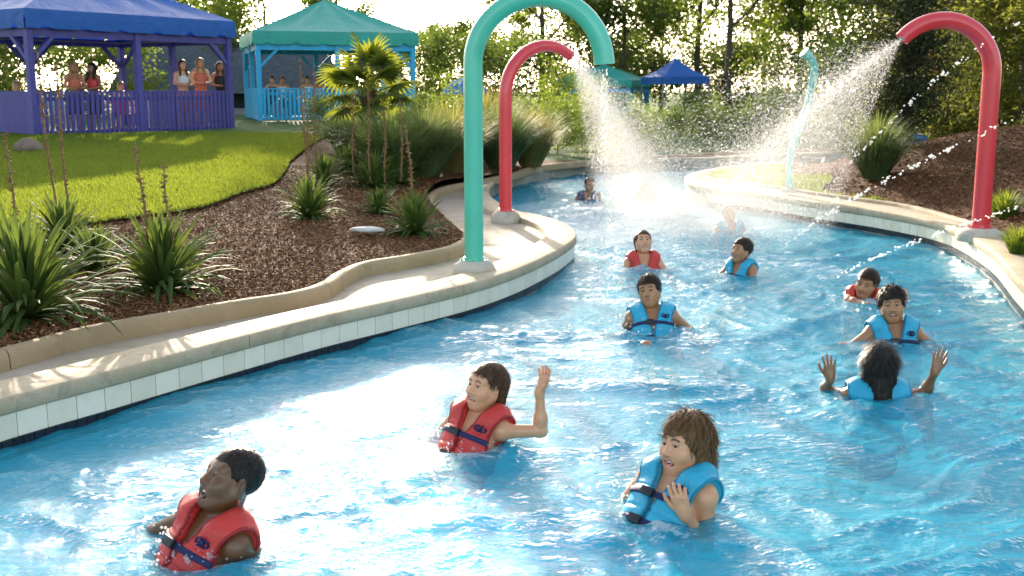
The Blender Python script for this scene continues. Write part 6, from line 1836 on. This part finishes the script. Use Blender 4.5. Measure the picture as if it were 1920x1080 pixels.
# mist bodies: closed hulls with soft density
def mist(label, pts, dens, seed, axis=None):
    me = bpy.data.meshes.new('mist'); bm = bmesh.new()
    for p in pts: bm.verts.new(p)
    bmesh.ops.convex_hull(bm, input=list(bm.verts))
    bmesh.ops.delete(bm, geom=[v for v in bm.verts if not v.link_faces], context='VERTS')
    bm.to_mesh(me); bm.free()
    t = NT('mist ' + str(seed))
    n = t.noise(t.geo(1), 2.2, 3)
    d = t.math('MULTIPLY', t.ramp(n, [(0.3, (0.25,) * 3), (0.7, (1, 1, 1))]), dens)
    if axis is not None:                      # thins out towards the rim of the cone
        org, base, rb_ = axis
        g_ = t.n('NewGeometry'); sx_ = t.n('SeparateXYZ'); t.l(g_.outputs['Position'], sx_.inputs[0])
        tt = t.math('DIVIDE', t.math('SUBTRACT', sx_.outputs[2], 0.05), org[2] - 0.05)
        dx = t.math('SUBTRACT', sx_.outputs[0], t.math('ADD', t.math('MULTIPLY', tt, org[0] - base[0]), base[0]))
        dy = t.math('SUBTRACT', sx_.outputs[1], t.math('ADD', t.math('MULTIPLY', tt, org[1] - base[1]), base[1]))
        rr_ = t.math('SQRT', t.math('ADD', t.math('MULTIPLY', dx, dx), t.math('MULTIPLY', dy, dy)))
        rad_ = t.math('ADD', t.math('MULTIPLY', t.math('SUBTRACT', 1.0, tt), rb_), 0.04)
        q_ = t.math('DIVIDE', rr_, rad_)
        fall = t.ramp(q_, [(0.0, (1, 1, 1)), (0.35, (0.75,) * 3), (0.7, (0.2,) * 3), (0.98, (0, 0, 0))], 'EASE')
        d = t.math('MULTIPLY', d, fall)
    pv = t.n('VolumePrincipled'); pv.inputs['Color'].default_value = (0.98, 0.97, 0.95, 1); pv.inputs['Anisotropy'].default_value = 0.55
    t.l(d, pv.inputs['Density']); t.l(pv.outputs[0], t.out.inputs['Volume'])
    me.materials.append(t.m)
    o = bpy.data.objects.new('mist', me); link(o)
    return tag(o, label, 'mist', 'drifting spray mist', 'stuff')
def conehull(org, base_c, rx, ry, top_r=0.03, z0=0.02, n=14):
    pts = [Vector(org) + Vector((top_r * math.cos(a), top_r * math.sin(a), 0.02 * math.sin(3 * a))) for a in [2 * math.pi * k / 8 for k in range(8)]]
    for k in range(n):
        a = 2 * math.pi * k / n; pts.append(Vector((base_c[0] + rx * math.cos(a), base_c[1] + ry * math.sin(a), z0)))
    return pts
l1 = SP1[SP1[:, 2] < 0.25]; l2 = SP2[SP2[:, 2] < 0.25]
b1, b2_ = l1.mean(0), l2.mean(0)
r1, r2_ = float(l1[:, :2].std(0).mean() * 2.3), float(l2[:, :2].std(0).mean() * 2.2)
mist('soft mist inside the left spray', conehull(RED_END, b1, r1, r1, z0=0.06), 0.45, 1, (RED_END, b1, r1))
mist('soft mist inside the right spray fan', conehull(RED2_END, b2_, r2_, r2_, z0=0.06), 0.26, 2, (RED2_END, b2_, r2_))
mist('low mist over the foaming water, added for its white glare', [Vector((1.8 + 2.0 * math.cos(a) * k, 15.9 + 2.0 * math.sin(a) * k, z)) for a in [2 * math.pi * j / 12 for j in range(12)] for k, z in ((1, 0.07), (0.8, 0.35), (0.4, 0.6))], 0.03, 3, (Vector((1.8, 15.9, 1.0)), (1.8, 15.9, 0), 2.0))  # volume added to whiten the spray landing area like glare
